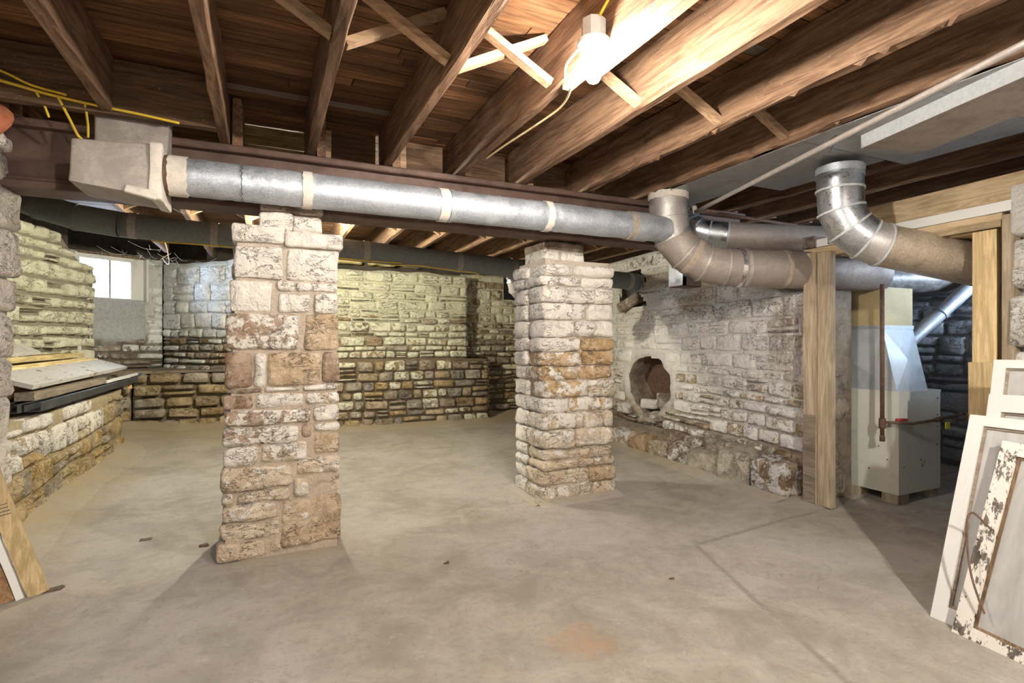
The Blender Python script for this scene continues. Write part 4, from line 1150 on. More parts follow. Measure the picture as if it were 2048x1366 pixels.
m = MB().tube([(-.12+.01*math.sin(t*3), DY+(DR+.005)*math.cos(math.radians(200+t*9)), DZ+(DR+.005)*math.sin(math.radians(200+t*9))) for t in range(-8, 9)], .0018, 5)
m.build('hanging_wire', 'black', md)

# paper-wrapped boot at the left end of the main duct
bt = thing('duct_boot', (-.7, 3.58, 2.05), 'grey paper-wrapped square boot box at the left end of the shiny duct', 'duct box')
def softbox(p, name, mat, parent, r=.012, amp=.006, seed=1):
    lo = Vector([min(q[i] for q in p) for i in range(3)]); hi = Vector([max(q[i] for q in p) for i in range(3)])
    m = block(lo, hi, r, amp, seed, 5, 6)
    def tri(v):
        f = [(v[i]-lo[i])/(hi[i]-lo[i]) for i in range(3)]
        P = [Vector(q) for q in p]
        a = P[0]*(1-f[0])*(1-f[1])+P[1]*f[0]*(1-f[1])+P[2]*f[0]*f[1]+P[3]*(1-f[0])*f[1]
        b = P[4]*(1-f[0])*(1-f[1])+P[5]*f[0]*(1-f[1])+P[6]*f[0]*f[1]+P[7]*(1-f[0])*f[1]
        return a*(1-f[2])+b*f[2]
    m.v = [tri(v) for v in m.v]
    return m.build(name, mat, parent, True, auto=50)
softbox([(-.90, 3.40, 2.13), (-.53, 3.40, 2.09), (-.53, 3.74, 2.09), (-.90, 3.74, 2.13), (-.90, 3.44, 2.36), (-.52, 3.44, 2.385), (-.52, 3.74, 2.385), (-.90, 3.74, 2.36)], 'box_body', 'paper', bt)
softbox([(-.86, 3.68, 2.34), (-.52, 3.68, 2.34), (-.52, 3.86, 2.34), (-.86, 3.86, 2.34), (-.86, 3.70, 2.68), (-.50, 3.70, 2.68), (-.50, 3.86, 2.68), (-.86, 3.86, 2.68)], 'riser', 'paper', bt, seed=4)
softbox([(-.56, 3.385, 2.085), (-.50, 3.40, 2.075), (-.50, 3.74, 2.075), (-.56, 3.74, 2.085), (-.56, 3.42, 2.39), (-.50, 3.43, 2.39), (-.50, 3.74, 2.39), (-.56, 3.74, 2.39)], 'end_flange', 'tape', bt, seed=7, amp=.01)
softbox([(-.67, 3.375, 2.10), (-.52, 3.37, 2.07), (-.52, 3.40, 2.06), (-.67, 3.40, 2.095), (-.66, 3.385, 2.14), (-.52, 3.38, 2.12), (-.52, 3.41, 2.12), (-.66, 3.41, 2.14)], 'loose_paper_flap', 'tape', bt, seed=9, amp=.003)
ring_band((-.485, DY, DZ), (1, 0, 0), DR+.004, .05, 'iron', bt, 'burnt_collar', 4, .02)

# dark duct behind the pillars
dd = thing('air_duct', (.9, 5.7, 2.1), 'dark grey round duct hung behind the pillars below the far joists', 'duct')
gored([(-1.95, 5.95, 2.56), (-1.72, 5.80, 2.46), (-1.45, 5.71, 2.375), (-1.15, 5.70, 2.34)], .11, 'duct_dark', dd)
m = MB(); seg = 32; K = 60
def dz(x): return 2.34-.045*(x+1.15)
m.tube([(-1.15+5.55*i/K, 5.70, dz(-1.15+5.55*i/K)) for i in range(K+1)], .108, 32)
m.build('duct_pipe', 'duct_dark', dd, True)
for i, x in enumerate((-1.05, -.42, .95, 1.95, 2.62, 4.25)): ring_band((x, 5.70, dz(x)), (1, 0, -.045), .113, .06, 'duct_tape_dark', dd, 'tape_band', i, .008)
br = thing('duct_elbow', (2.75, 5.85, 1.8), 'short bright elbow turning down off the dark duct beside the right pillar', 'duct')
gored([(2.66, 5.74, 2.12), (2.66, 5.74, 2.02), (2.69, 5.76, 1.94), (2.78, 5.80, 1.87), (2.92, 5.86, 1.83)], .088, 'galv_dusty', br)
ring_band((2.66, 5.74, 2.06), (0, 0, 1), .095, .035, 'duct_tape_dark', br)

# big elbow duct A: down from the ceiling panel, then through the wall to the furnace
da = thing('elbow_duct', (3.5, 3.4, 1.8), 'thick brown dusty duct dropping in an elbow and passing through the right wall', 'duct')
pa = [(3.10, 3.60, 2.555), (3.10, 3.60, 2.36), (3.135, 3.585, 2.20), (3.235, 3.54, 2.07), (3.37, 3.475, 1.985), (3.52, 3.40, 1.945), (4.75, 2.86, 1.90)]
gored(pa, .158, ['galv_dusty', 'galv_dusty', 'galv_brown', 'galv_brown', 'galv_brown', 'galv_brown'], da, True, 'galv_dusty')
ring_band((3.10, 3.60, 2.535), (0, 0, 1), .168, .055, 'tape', da, 'tape_band', 2, .014)
ax = Vector((4.75-3.52, 2.86-3.40, -.045)).normalized()
for i, (t, w, mt, nm) in enumerate(((.12, .035, 'chrome', 'clamp_band'), (.17, .03, 'galv_dusty', 'tape_band'), (.50, .035, 'tape_tan', 'tape_band'))):
    ring_band(Vector(pa[5])+ax*t, ax, .164, w, mt, da, nm, i*4, .005)
ring_band(Vector(pa[3]).lerp(Vector(pa[4]), .35), Vector(pa[4])-Vector(pa[3]), .163, .05, 'tape_tan', da, 'tape_band', 9, .012)
# bright duct B: down from the ceiling panel to the doorway
db = thing('elbow_duct', (3.8, 2.3, 1.8), 'bright galvanised duct bending from the ceiling panel through the doorway top', 'duct')
pb = [(3.60, 2.44, 2.52), (3.60, 2.44, 2.36), (3.605, 2.435, 2.22), (3.645, 2.40, 2.10), (3.72, 2.34, 2.015), (3.79, 2.28, 1.972), (4.46, 1.96, 1.815)]
gored(pb, .143, ['galv_clean', 'galv_clean', 'galv_clean', 'galv_clean', 'galv_dusty', 'galv_tan'], db, True, 'bright')
ring_band((3.60, 2.44, 2.49), (0, 0, 1), .150, .045, 'galv', db, 'crimped_collar', 1, .006)
ring_band((3.60, 2.44, 2.45), (0, 0, 1), .149, .012, 'galv', db, 'raised_seam')
# duct C above duct A
dc = thing('elbow_duct', (4.0, 3.5, 2.1), 'wrinkled duct with bright round elbow lying just above the thick brown duct', 'duct')
gored([(3.60, 3.93, 2.50), (3.60, 3.90, 2.42), (3.64, 3.85, 2.355), (3.72, 3.77, 2.315), (3.84, 3.67, 2.29), (4.62, 3.08, 2.20)], .118, ['galv_clean', 'galv_clean', 'galv_clean', 'galv_clean', 'galv_brown'], dc, True, 'galv')
# furnace room duct D and diagonal flue E
df = thing('air_duct', (5.4, 3.0, 1.76), 'mottled grey duct crossing above the furnace inside the doorway', 'duct')
gored([(4.62, 3.36, 1.895), (4.98, 3.20, 1.895), (6.5, 2.52, 1.90)], .130, ['galv_brown', 'duct_old'], df)
de = thing('flue_pipe', (5.6, 2.8, 1.3), 'slanting bright flue pipe rising right of the furnace plenum', 'pipe')
gored([(5.12, 2.93, 1.24), (5.44, 2.77, 1.57), (5.75, 2.61, 1.89)], .058, ['galv', 'galv'], de)

st = thing('metal_stub', (3.68, 4.02, 1.84), 'small shiny metal box hanging under the beam end behind the thick brown duct', 'metal box')
MB().box((3.555, 3.93, 1.85), (3.56, 4.12, 2.16)).build('shiny_side', 'galv_dusty', st)
MB().box((3.56, 4.10, 1.85), (3.80, 4.12, 2.16)).build('back_side', 'iron', st)
MB().box((3.56, 3.93, 1.93), (3.62, 3.935, 2.16)).build('bent_lip', 'chrome', st)
MB().box((3.795, 3.95, 1.85), (3.80, 4.10, 2.16)).build('far_side', 'iron', st)
MB().box((3.56, 3.95, 1.84), (3.80, 4.12, 1.85)).build('bottom_sheet', 'iron', st)
MB().box((3.62, 3.95, 1.85), (3.795, 3.955, 2.10)).build('front_sheet', 'galv_brown', st)

# ------------------------------------------------------------------ ceiling sheet panels, box duct, conduits
pn = thing('ceiling_panel', (3.55, 2.5, 2.55), 'wide grey sheet-metal panels nailed under the right-hand joists', 'metal panel')
for (x0, x1, y0, y1, z) in ((3.02, 3.54, 3.12, 4.15, 2.562), (3.02, 3.86, 2.30, 3.115, 2.560), (3.02, 4.09, 1.55, 2.295, 2.5615), (3.02, 4.12, .2, 1.545, 2.560), (3.02, 4.12, -1.2, .195, 2.5615)):
    MB().box((x0, y0, z), (x1, y1, z+.004)).build('sheet', 'panel', pn)
bd = thing('box_duct', (3.1, 1.2, 2.47), 'shallow box duct with bright steel side under the ceiling panels', 'duct')
dv = Vector((.262, .965, 0)); nv = Vector((.965, -.262, 0))
a0 = Vector((3.262, 2.08, 0)) ; a1 = a0 - dv*2.6
def hz(v, z): return Vector((v.x, v.y, z))
MB().hexa([hz(a0, 2.482), hz(a0+nv*.004, 2.482), hz(a1+nv*.004, 2.482), hz(a1, 2.482), hz(a0, 2.56), hz(a0+nv*.004, 2.56), hz(a1+nv*.004, 2.56), hz(a1, 2.56)]).build('bright_side', 'bright', bd)
MB().hexa([hz(a0+nv*.004, 2.482), hz(a0+nv*.42, 2.482), hz(a1+nv*.42, 2.482), hz(a1+nv*.004, 2.482), hz(a0+nv*.004, 2.486), hz(a0+nv*.42, 2.486), hz(a1+nv*.42, 2.486), hz(a1+nv*.004, 2.486)]).build('bottom_sheet', 'galv_brown', bd)
MB().hexa([hz(a0+nv*.42, 2.482), hz(a0+nv*.424, 2.482), hz(a1+nv*.424, 2.482), hz(a1+nv*.42, 2.482), hz(a0+nv*.42, 2.56), hz(a0+nv*.424, 2.56), hz(a1+nv*.424, 2.56), hz(a1+nv*.42, 2.56)]).build('far_side', 'panel', bd)
cp = thing('conduit_pipe', (3.0, 2.3, 2.44), 'long dusty grey conduit running diagonally under the ceiling panels', 'pipe')
MB().tube([Vector((3.40, 3.60, 2.445)).lerp(Vector((2.20, -.35, 2.455)), i/12) for i in range(13)], .0165, 12).build('conduit', 'pipe', cp, True)
MB().tube([Vector((3.40, 3.60, 2.445)), Vector((3.42, 3.62, 2.46)), Vector((3.41, 3.63, 2.50))], .022, 10).build('taped_end', 'tape', cp, True)
MB().tube([Vector((2.93, 2.06, 2.43)), Vector((2.935, 2.05, 2.47)), Vector((2.99, 2.05, 2.51)), Vector((2.99, 2.06, 2.47)), Vector((2.94, 2.055, 2.40))], .002, 5).build('tie_wire', 'black', cp)
MB().tube([(3.44, 3.70, 2.50), (3.86, 3.50, 2.42), (4.30, 3.30, 2.345)], .014, 10).build('iron_rod', 'iron', None, True)
props(bpy.data.objects['iron_rod'], 'thin rusty rod slanting above the wrinkled duct towards the doorway', 'rod')

# ------------------------------------------------------------------ doorway
dr = thing('door_1', (RX(2.4), 2.4, 0), kind='structure')
def dbar(name, y0, y1, off0, off1, z0, z1, mat, seg=10):
    ym = (y0+y1)/2; p = []
    for z in (z0, z1):
        p += [Vector((RX(y0)+off0, y0, z)), Vector((RX(y0)+off1, y0, z)), Vector((RX(y1)+off1, y1, z)), Vector((RX(y1)+off0, y1, z))]
    return MB().hexa(p).build(name, mat, dr)
dbar('post', 2.955, 3.075, -.125, -.03, .0, 2.045, 'pale_z')
dbar('post', 2.825, 2.945, -.118, -.06, .0, 2.035, 'pale_z')
dbar('post_splice', 2.958, 3.07, -.138, -.126, .0, .72, 'grey_y')
dbar('jamb_stud', 2.905, 2.94, -.055, .02, .0, 2.0, 'dark_z')
dbar('post', 1.755, 1.885, -.03, .06, .0, 2.005, 'pale_z2')
dbar('post_splice', 1.76, 1.90, -.045, -.031, .0, 1.19, 'pale_z2')
dbar('trim_board', 1.655, 1.715, -.06, .02, .0, 2.075, 'pale_z')
dbar('header_board', 1.72, 3.10, -.06, .02, 2.01, 2.052, 'pale_y')
dbar('header_board', 1.72, 3.14, -.045, .04, 2.054, 2.094, 'pale_y')
dbar('header_soffit', 1.89, 2.82, .0, .30, 2.0, 2.035, 'pale_y')
dbar('painted_board', 1.64, 3.0, -.06, .05, 2.096, 2.158, 'white_y')
dbar('lintel_plank', -.9, 2.72, -.05, .05, 2.162, 2.315, 'pale_y')
PR = random.Random(3)
for i, (y0, y1, z0, z1, w) in enumerate(((2.72, 2.90, 2.10, 2.16, 1), (2.91, 3.02, 2.10, 2.155, 1), (2.62, 2.78, 2.17, 2.30, .05), (3.03, 3.15, 2.10, 2.2, .1))):
    block((RX(y0)-.05, y0, z0), (RX(y0)+.12, y1-.005, z1), .012, .008, 900+i, 6, 3).build('brick', 'rock_dark', dr, True, (.22, .17, .15, w))
# wall above the lintel stays open to the joists; a rough stone jamb behind the left post
for i in range(8):
    block((RX(2.95)+.12, 3.0+PR.uniform(-.015, .02), .02+.21*i), (RX(2.95)+.36, 3.2, .22+.21*i), .03, .02, 950+i, 5, 4).build('jamb_stone', 'stone', dr, True, (.27, .23, .20, PR.uniform(.0, .25)))

# ------------------------------------------------------------------ furnace
fu = thing('furnace', (4.93, 3.05, 0), 'tall beige furnace with grey plenum standing beyond the doorway', 'furnace')
fx0, fx1, fy0, fy1 = 4.655, 5.235, 2.665, 3.46
fcab = MB().box((fx0, fy0, .075), (fx1, fy1, .905)).build('cabinet', 'furnace', fu)
MB().box((fx0-.004, fy0-.004, .895), (fx1+.004, fy1+.004, .912)).build('cabinet_rim', 'furnace', fu)
a = [(fx0+.01, fy0+.02, .912), (5.09, fy0+.02, .912), (5.09, 3.43, .912), (fx0+.01, 3.43, .912)]
b = [(fx0+.01, 2.80, 1.43), (5.09, 2.80, 1.43), (5.09, 3.43, 1.43), (fx0+.01, 3.43, 1.43)]
def creased(q, out):
    c = sum((Vector(p) for p in q), Vector())/4 + Vector(out)*.022
    return list(q)+[tuple(c)], [(0, 1, 4), (1, 2, 4), (2, 3, 4), (3, 0, 4)]
m = MB()
m.add(*creased([a[0], a[1], b[1], b[0]], (0, -1, 0))); m.build('plenum_front_sheet', 'furnace_grey', fu)
m = MB(); m.add(*creased([a[3], a[0], b[0], b[3]], (-1, 0, 0))); m.build('plenum_side_sheet', 'furnace_grey', fu)
m = MB(); m.add(*creased([a[1], a[2], b[2], b[1]], (1, 0, 0))); m.build('plenum_side_sheet', 'furnace_grey', fu)
MB().box((fx0+.005, 2.795, 1.425), (5.095, 3.435, 1.455)).build('plenum_flange', 'galv', fu)
MB().box((fx0+.012, 2.80, 1.455), (5.085, 3.42, 1.775)).build('upper_plenum', 'furnace_tan', fu)
for (x0, y0, x1, y1) in ((4.66, 2.67, 4.80, 2.80), (5.10, 2.68, 5.22, 2.80), (4.66, 3.28, 4.80, 3.42), (4.66, 2.98, 4.78, 3.08)):
    MB().box((x0, y0, -.005), (x1, y1, .075)).build('support_block', 'pale_z', fu)
for (x, z) in ((5.19, .84), (5.19, .70), (5.19, .60), (5.18, .45), (4.72, .30), (5.0, .32), (4.95, .34), (4.97, .29)):
    MB().lathe((x, fy0-.001, z), [(.006, 0), (.006, .004), (.003, .006)], 8, (0, -1, 0)).build('screw', 'iron', fcab)
for (y, z) in ((2.75, .35), (2.82, .45), (2.9, .25), (2.8, .6)):
    MB().lathe((fx0-.001, y, z), [(.006, 0), (.006, .004), (.003, .006)], 8, (-1, 0, 0)).build('screw', 'iron', fcab)
gp = thing('gas_pipe', (4.52, 2.70, .5), 'rusty brown pipe hanging in front of the furnace with a side branch', 'pipe')
MB().tube([(4.50, 2.70, 1.78), (4.50, 2.70, .56)], .0155, 12).build('drop_pipe', 'iron', gp, True)
MB().lathe((4.50, 2.70, .665), [(.023, -.04), (.025, -.02), (.025, .02), (.023, .04)], 12).build('tee_fitting', 'iron', gp, True)
MB().lathe((4.50, 2.70, .52), [(.02, 0), (.02, .04), (.016, .05)], 8).build('end_cap', 'iron', gp, True)
MB().tube([(4.52, 2.69, .672), (4.72, 2.60, .662), (5.0, 2.585, .675), (5.28, 2.565, .70)], .012, 10).build('branch_pipe', 'iron', gp, True)
MB().lathe((5.06, 2.583, .679), [(.019, -.05), (.021, -.02), (.021, .02), (.016, .05)], 10, (1, -.02, .08)).build('union_fitting', 'iron', gp, True)
MB().tube([(4.60, 2.652, .692), (4.68, 2.616, .692)], .012, 8).build('valve_handle', 'red', gp, True)
MB().tube(smooth_path([(5.28, 2.565, .70), (5.38, 2.56, .72), (5.40, 2.55, .69), (5.34, 2.555, .665), (5.22, 2.57, .672)]), .008, 8).build('flexible_end', 'iron', gp, True)
MB().box((5.10, 2.556, .60), (5.16, 2.562, .655)).build('yellow_tag', 'yellow_tag', gp)
hs = MB().tube(smooth_path([(5.75, 2.62, .01), (5.70, 2.63, .2), (5.66, 2.64, .42), (5.74, 2.62, .56), (5.86, 2.58, .58), (5.9, 2.57, .3), (5.9, 2.57, .02)]), .016, 8).build('hose', 'pipe', None, True)
props(hs, 'grey looped hose standing on the floor right of the furnace', 'hose')

# ------------------------------------------------------------------ bulbs
def bulb_lamp(name, c, label, mat, boxed=True):
    x, y, z = c    # z = underside of the porcelain holder
    o = thing(name, c, label, 'lamp')
    if boxed: MB().lathe((x, y, z+.022), [(.052, 0), (.052, .085), (.05, .088)], 8).build('junction_box', 'box_grey', o)
    hold = MB().lathe((x, y, z-.012), [(.03, -.002), (.062, .004), (.070, .016), (.070, .032), (.06, .036)], 28).build('lamp_holder', 'white_plastic', o, True, auto=50)
    MB().lathe((x, y, z-.048), [(.021, 0), (.023, .01), (.023, .04)], 20).build('socket', 'white_plastic', hold, True, auto=50)
    prof = [(.0135, .0), (.016, -.008), (.022, -.03), (.030, -.055), (.0325, -.072), (.030, -.088), (.022, -.101), (.010, -.108), (.002, -.1095)]
    MB().lathe((x, y, z-.046), prof, 20).build('bulb', mat, o, True)
    return o
bulb_lamp('bulb_lamp', (1.262, 1.93, 2.565), 'lit bare bulb in a white holder on the fifth joist', 'bulb_near')
bulb_lamp('bulb_lamp', (.36, 6.05, 2.54), 'bare bulb hidden behind the left stone pillar', 'bulb_far')
bulb_lamp('bulb_lamp', (1.06, -1.2, 2.71), 'added fill bulb out of view behind the viewer', 'fill_rear')  # unseen fill light, added to brighten floor and pillars
wire = MB().tube(smooth_path([(1.205, 1.96, 2.555), (1.20, 2.05, 2.53), (1.24, 2.12, 2.49), (1.31, 2.20, 2.51), (1.40, 2.45, 2.54), (1.40, 2.75, 2.55), (1.375, 3.1, 2.555), (1.365, 3.4, 2.56)]), .006, 8).build('lamp_cable', 'cream_cable', None, True)
props(wire, 'cream electric cable sagging from the lit bulb along the joists', 'cable')
wire = MB().tube(smooth_path([(1.26, 1.88, 2.67), (1.27, 1.80, 2.72), (1.295, 1.72, 2.75), (1.298, 1.5, 2.76), (1.298, 1.2, 2.76)]), .006, 8).build('lamp_cable', 'yellow', None, True)
props(wire, 'short yellow cable entering the grey box above the lit bulb', 'cable')

# ------------------------------------------------------------------ loose cables
def cable(pts, mat, label, r=.006, name='electric_cable'):
    o = MB().tube(smooth_path(pts), r, 7).build(name, mat, None, True)
    return props(o, label, 'cable')
cable([(-1.75, 3.54, 2.72), (-1.217, 3.565, 2.642), (-1.02, 3.575, 2.612), (-.827, 3.575, 2.592), (-.6, 3.575, 2.575), (-.44, 3.57, 2.558)], 'yellow', 'yellow cable stapled along the dark header, lower of the pair', .008)
cable([(-1.7, 3.54, 2.80), (-1.25, 3.56, 2.70), (-1.10, 3.565, 2.645), (-.95, 3.565, 2.62)], 'yellow', 'yellow cable joining from above at the upper left corner', .007)
cable([(-.99, 3.575, 2.61), (-.975, 3.60, 2.57), (-.955, 3.66, 2.51), (-.938, 3.70, 2.46), (-.92, 3.71, 2.44)], 'yellow', 'yellow cable dropping slantwise to the paper-wrapped box', .007)
cable([(-.875, 3.58, 2.59), (-.885, 3.67, 2.52), (-.89, 3.70, 2.45)], 'yellow', 'short yellow cable dropping beside the paper-wrapped riser', .006)
cable([(-1.08, 3.58, 2.615), (-1.06, 3.62, 2.57), (-1.05, 3.66, 2.52)], 'yellow', 'short yellow cable dropping at the far left of the header')
cable([(-.9, 5.62, 2.20), (-.3, 5.60, 2.19), (.3, 5.60, 2.165), (.9, 5.60, 2.14), (1.3, 5.62, 2.14)], 'yellow', 'yellow cable running below the dark duct behind the left pillar')
cable([(1.2, 5.66, 2.12), (1.5, 5.6, 2.12), (1.9, 5.6, 2.09), (2.15, 5.64, 2.08), (2.2, 5.66, 2.02)], 'yellow', 'yellow cable hanging below the dark duct between the pillars')
cable([(-1.0, 6.4, 2.56), (-1.02, 7.2, 2.42), (-1.1, 8.0, 2.30), (-1.25, 8.6, 2.44), (-1.2, 8.9, 2.56)], 'cream_cable', 'cream cable looping below the joists near the small window', .005)
# cobweb strands in the window bay
m = MB(); WRN = random.Random(6)
for i in range(26):
    p = Vector((WRN.uniform(-2.0, -.9), WRN.uniform(8.3, 9.2), WRN.uniform(2.35, 2.56)))
    q = p + Vector((WRN.uniform(-.35, .35), WRN.uniform(-.3, .3), WRN.uniform(-.16, .1)))
    mid_ = (p+q)/2 + Vector((0, 0, -.04))
    m.tube(smooth_path([p, mid_, q], 4), .0016, 4)
o = m.build('cobweb', 'web'); props(o, 'grey cobweb strands hanging under the joists by the small window', 'cobweb', kind='stuff')

# ------------------------------------------------------------------ orange clay pipe stub at the far left
cl = thing('clay_pipe', (-1.45, 3.82, 2.5), 'broken orange clay pipe end on the left pier', 'pipe')
m = MB(); n = 18
prof = [(.035, 0), (.075, -.01), (.085, .02), (.08, .10), (.035, .10)]
m.lathe((-1.345, 3.78, 2.50), prof, n, (.5, -.85, .1))
for i in range(len(m.v)): m.v[i] = m.v[i] + Vector((noise.noise(m.v[i]*14), noise.noise(m.v[i]*14+Vector((5, 5, 5))), noise.noise(m.v[i]*14+Vector((9, 1, 2)))))*.016
m.build('pipe_body', 'orange', cl, True)
MB().lathe((-1.345, 3.78, 2.50), [(.026, .09), (.026, .125), (.020, .126)], 14, (.5, -.85, .1)).build('pipe_bore', 'box_grey', cl, True)

# ------------------------------------------------------------------ lumber piled on the stone shelf
DR_ = random.Random(88)
def board(name, a, b, w, h, mat, label, cat='board', up=(0, 0, 1), seg=8, jit=.002, group=None):
    o = MB().bar(a, b, w, h, up=up, seg=seg, jit=jit, rng=DR_).build(name, mat)
    return props(o, label, cat, group)
sz = .77
def channel(name, a, b, w, h, label, mat='black'):
    """A steel channel: web and two lips, one mesh."""
    a, b = Vector(a), Vector(b); t = (b-a).normalized(); sx = t.cross(Vector((0, 0, 1))).normalized(); uz = Vector((0, 0, 1))
    th = .004
    prof = [(-w/2, 0), (w/2, 0), (w/2, h), (w/2-.02, h), (w/2-.02, h-th), (w/2-th, h-th), (w/2-th, th), (-w/2+th, th), (-w/2+th, h-th), (-w/2+.02, h-th), (-w/2+.02, h), (-w/2, h)]
    m = MB(); k = len(prof)
    for p in (a, b):
        for (x, z) in prof: m.v.append(p+sx*x+uz*z)
    m.f = [(j, (j+1) % k, k+(j+1) % k, k+j) for j in range(k)] + [tuple(reversed(range(k))), tuple(range(k, 2*k))]
    return props(m.build(name, mat), label, 'steel section')
channel('steel_channel', (-1.56, 5.10, sz+.03), (-1.53, 8.30, sz+.035), .10, .065, 'black steel channel lying on the outer edge of the stone shelf')
channel('steel_channel', (-1.67, 5.02, sz+.03), (-1.66, 8.1, sz+.035), .10, .06, 'black steel channel second from the outer edge of the shelf')
channel('steel_channel', (-1.80, 4.95, sz+.03), (-1.80, 8.0, sz+.035), .12, .06, 'black steel channel third from the outer edge of the shelf')
channel('steel_channel', (-1.95, 4.95, sz+.03), (-1.95, 7.9, sz+.035), .12, .06, 'black steel channel at the back of the shelf beneath the boards')
board('lumber_board', (-1.655, 5.25, sz+.130), (-1.60, 7.05, sz+.136), .12, .062, 'grey_y', 'short grey-brown board on the black channels at the shelf edge')
board('lumber_board', (-1.87, 5.08, sz+.130), (-1.86, 7.6, sz+.136), .16, .068, 'brown_y', 'orange-ended brown board lying flat under the tilted white board')
board('wide_board', (-1.755, 5.28, sz+.245), (-1.68, 8.0, sz+.275), .30, .034, 'worn_white_y', 'wide white-topped board lying tilted over the lumber pile', up=(.32, 0, 1))
board('white_stick', (-1.555, 7.10, sz+.115), (-1.52, 8.45, sz+.125), .03, .03, 'white_y', 'thin white stick lying on the black channel at the shelf end', 'stick')
board('blue_strip', (-1.60, 8.10, sz+.105), (-1.52, 8.72, sz+.115), .022, .016, 'blue', 'blue plastic strip poking past the end of the shelf', 'strip')
board('yellow_lath', (-1.95, 5.22, sz+.315), (-1.86, 8.05, sz+.335), .04, .024, 'yellow_y', 'yellow lath along the upper edge of the wide white board', 'lath')
board('yellow_lath', (-2.02, 5.12, sz+.315), (-1.93, 7.9, sz+.345), .035, .026, 'yellow_y', 'second yellow lath, just behind the wide white board', 'lath')
board('lumber_board', (-2.06, 5.05, sz+.195), (-2.05, 7.2, sz+.195), .18, .19, 'brown_y', 'thick brown timber deep at the back of the pile')
board('white_board', (-2.09, 5.35, sz+.375), (-1.98, 7.95, sz+.395), .05, .05, 'yellow_y', 'cream painted batten lying over the back of the pile', 'batten')
board('lumber_board', (-2.20, 5.05, sz+.20), (-2.18, 7.4, sz+.20), .10, .36, 'grey_y', 'grey plank on edge against the left wall behind the pile')
board('broken_board', (-2.17, 5.05, sz+.425), (-2.12, 6.9, sz+.475), .16, .028, 'worn_white_y', 'broken whitewashed board on the very top of the pile', 'board', up=(.5, 0, 1), seg=14, jit=.008)
board('lumber_board', (-2.18, 6.9, sz+.395), (-2.10, 7.8, sz+.40), .08, .03, 'brown_y', 'short brown offcut beside the broken top board')
o = MB().box((-1.985, 7.84, sz+.42), (-1.975, 7.94, sz+.50)).build('white_card', 'tape'); props(o, 'small white card standing at the far end of the pile', 'card')
o = MB().hexa([(-1.545, 8.08, sz-.035), (-1.50, 8.08, sz-.035), (-1.50, 8.085, sz-.035), (-1.545, 8.085, sz-.035), (-1.555, 8.08, sz+.06), (-1.51, 8.08, sz+.06), (-1.51, 8.085, sz+.06), (-1.555, 8.085, sz+.06)]).build('paper_tag', 'tag')
props(o, 'tan paper tag hanging from the shelf end by the blue strip', 'tag')

# ------------------------------------------------------------------ boards leaning at the lower left
board('leaning_board', (-1.075, 3.60, .0), (-1.44, 3.715, 1.05), .085, .045, 'pale_z2', 'yellowish leaning board, outermost of the bundle at the lower left', up=(.2, -1, .2), seg=10)
yb = bpy.data.objects['leaning_board']
_a, _b = Vector((-1.075, 3.60, .0)), Vector((-1.44, 3.715, 1.05)); _t = (_b-_a).normalized()
_s = _t.cross(Vector((.2, -1, .2))).normalized(); _u = _s.cross(_t).normalized()
if _u.y > 0: _u = -_u
for q in range(4):
    _c = _a.lerp(_b, .40+.016*q) + _u*.0238
    MB().bar(_c-_s*.026+_t*.006, _c+_s*.022, .003, .003).build('pencil_stroke', 'black', yb)
board('leaning_board', (-1.140, 3.572, .0), (-1.50, 3.69, 1.03), .032, .05, 'white_y', 'narrow whitish leaning strip between the yellow and brown boards', up=(.2, -1, .2), seg=10)
board('leaning_board', (-1.187, 3.555, .0), (-1.545, 3.68, 1.02), .058, .04, 'brown_y', 'dark brown leaning board beside the narrow whitish strip', up=(.2, -1, .2), seg=10)
board('leaning_board', (-1.258, 3.54, .0), (-1.61, 3.675, 1.0), .075, .035, 'dark_z', 'innermost dark leaning board at the left picture edge', up=(.2, -1, .2), seg=10)
for i, (x, y, s, l) in enumerate(((-.72, 4.28, .045, 'dark flat chip on the floor left of the left pillar'), (-1.02, 3.62, .05, 'dark splinter on the floor by the leaning boards'), (-.36, 4.0, .03, 'small dark chip close to the left pillar foot'), (.98, 3.08, .022, 'tiny dark pebble on the floor between the pillars'), (2.05, 2.35, .02, 'tiny dark crumb on the floor right of the middle'))):
    o = block((x-s*.8, y-s*.5, base_h(x, y)-.002), (x+s*.8, y+s*.5, base_h(x, y)+.007), .005, .018, i+40, 30, 4).build('floor_debris', 'iron', None, True)
    props(o, l, 'debris')

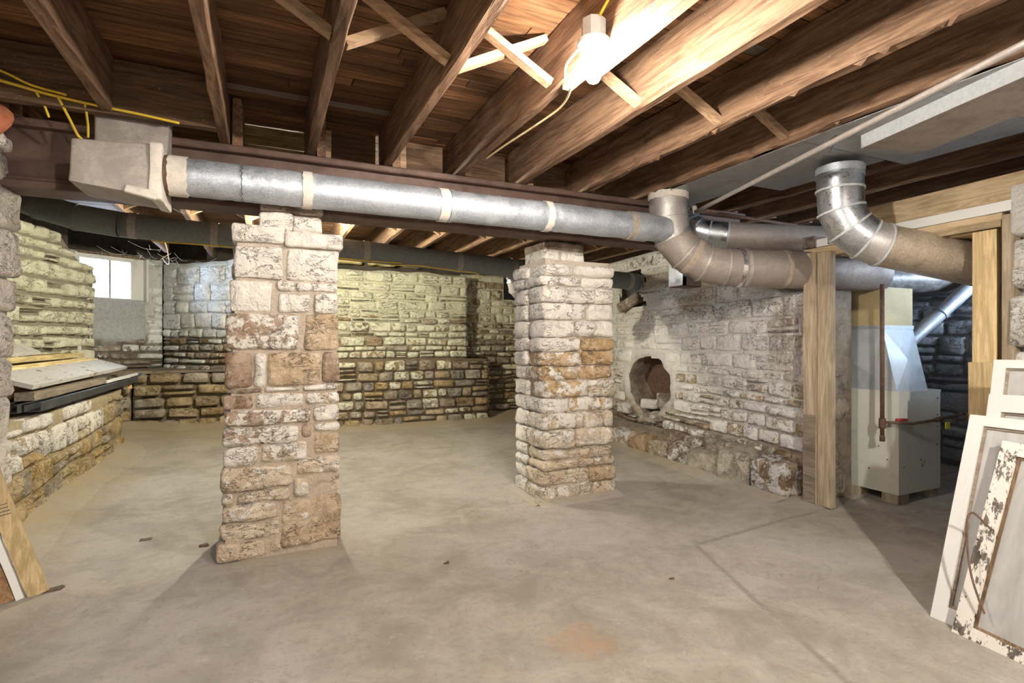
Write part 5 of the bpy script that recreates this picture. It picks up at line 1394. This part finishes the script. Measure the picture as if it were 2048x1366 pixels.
# ------------------------------------------------------------------ old window sashes leaning at the right
def sash(name, bl, tl, along, width, stile, rail_b, rail_t, depth, mat, label, bars=(), glass=True, mat_b=None):
    """bl / tl: bottom and top corner of the near-left stile; along: horizontal direction of the bottom rail."""
    bl, tl, u = Vector(bl), Vector(tl), Vector(along).normalized()
    v = (tl-bl); H = v.length; v = v.normalized()
    u = (u - v*u.dot(v)).normalized(); n = u.cross(v).normalized()
    if n.x > 0: n = -n      # n points to the room
    o = thing(name, bl, label, 'window sash')
    def piece(nm, a0, a1, b0, b1, d0=0.0, d1=None, mt=mat, par=None):
        d1 = depth if d1 is None else d1
        p = []
        for d in (d0, d1):
            p += [bl+u*a0+v*b0-n*d, bl+u*a1+v*b0-n*d, bl+u*a1+v*b1-n*d, bl+u*a0+v*b1-n*d]
        return MB().hexa(p).build(nm, mt, par or o)
    piece('stile', 0, stile, 0, H); piece('stile', width-stile, width, 0, H)
    piece('bottom_rail', stile, width-stile, 0, rail_b); piece('top_rail', stile, width-stile, H-rail_t, H)
    e = .012
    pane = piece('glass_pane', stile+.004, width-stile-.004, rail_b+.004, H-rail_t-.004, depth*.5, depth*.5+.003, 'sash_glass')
    for nm, a0, a1, b0, b1 in (('glazing_bead', stile, stile+e, rail_b, H-rail_t), ('glazing_bead', width-stile-e, width-stile, rail_b, H-rail_t), ('glazing_bead', stile+e, width-stile-e, rail_b, rail_b+e), ('glazing_bead', stile+e, width-stile-e, H-rail_t-e, H-rail_t)):
        piece(nm, a0, a1, b0, b1, depth*.3, depth*.75, mat_b or 'grey_y', pane)
    return o
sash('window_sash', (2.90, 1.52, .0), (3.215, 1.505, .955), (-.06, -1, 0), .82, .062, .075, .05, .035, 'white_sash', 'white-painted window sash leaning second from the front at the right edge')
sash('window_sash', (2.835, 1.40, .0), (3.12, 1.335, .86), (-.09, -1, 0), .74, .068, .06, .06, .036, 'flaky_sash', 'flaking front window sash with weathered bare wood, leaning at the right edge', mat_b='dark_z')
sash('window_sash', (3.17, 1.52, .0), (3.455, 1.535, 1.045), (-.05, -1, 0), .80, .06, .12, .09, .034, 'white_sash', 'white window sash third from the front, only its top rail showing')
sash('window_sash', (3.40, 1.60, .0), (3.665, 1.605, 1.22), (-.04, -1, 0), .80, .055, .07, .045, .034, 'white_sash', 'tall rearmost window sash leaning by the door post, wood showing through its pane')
cd = MB().tube(smooth_path([(2.955, 1.30, .475), (2.935, 1.345, .53), (2.925, 1.365, .54), (2.91, 1.375, .50), (2.88, 1.36, .40), (2.86, 1.335, .28), (2.845, 1.30, .19), (2.835, 1.275, .14)]), .0045, 7).build('sash_cord', 'iron', None, True)
props(cd, 'brown cord hooked over the flaking front window sash', 'cord')
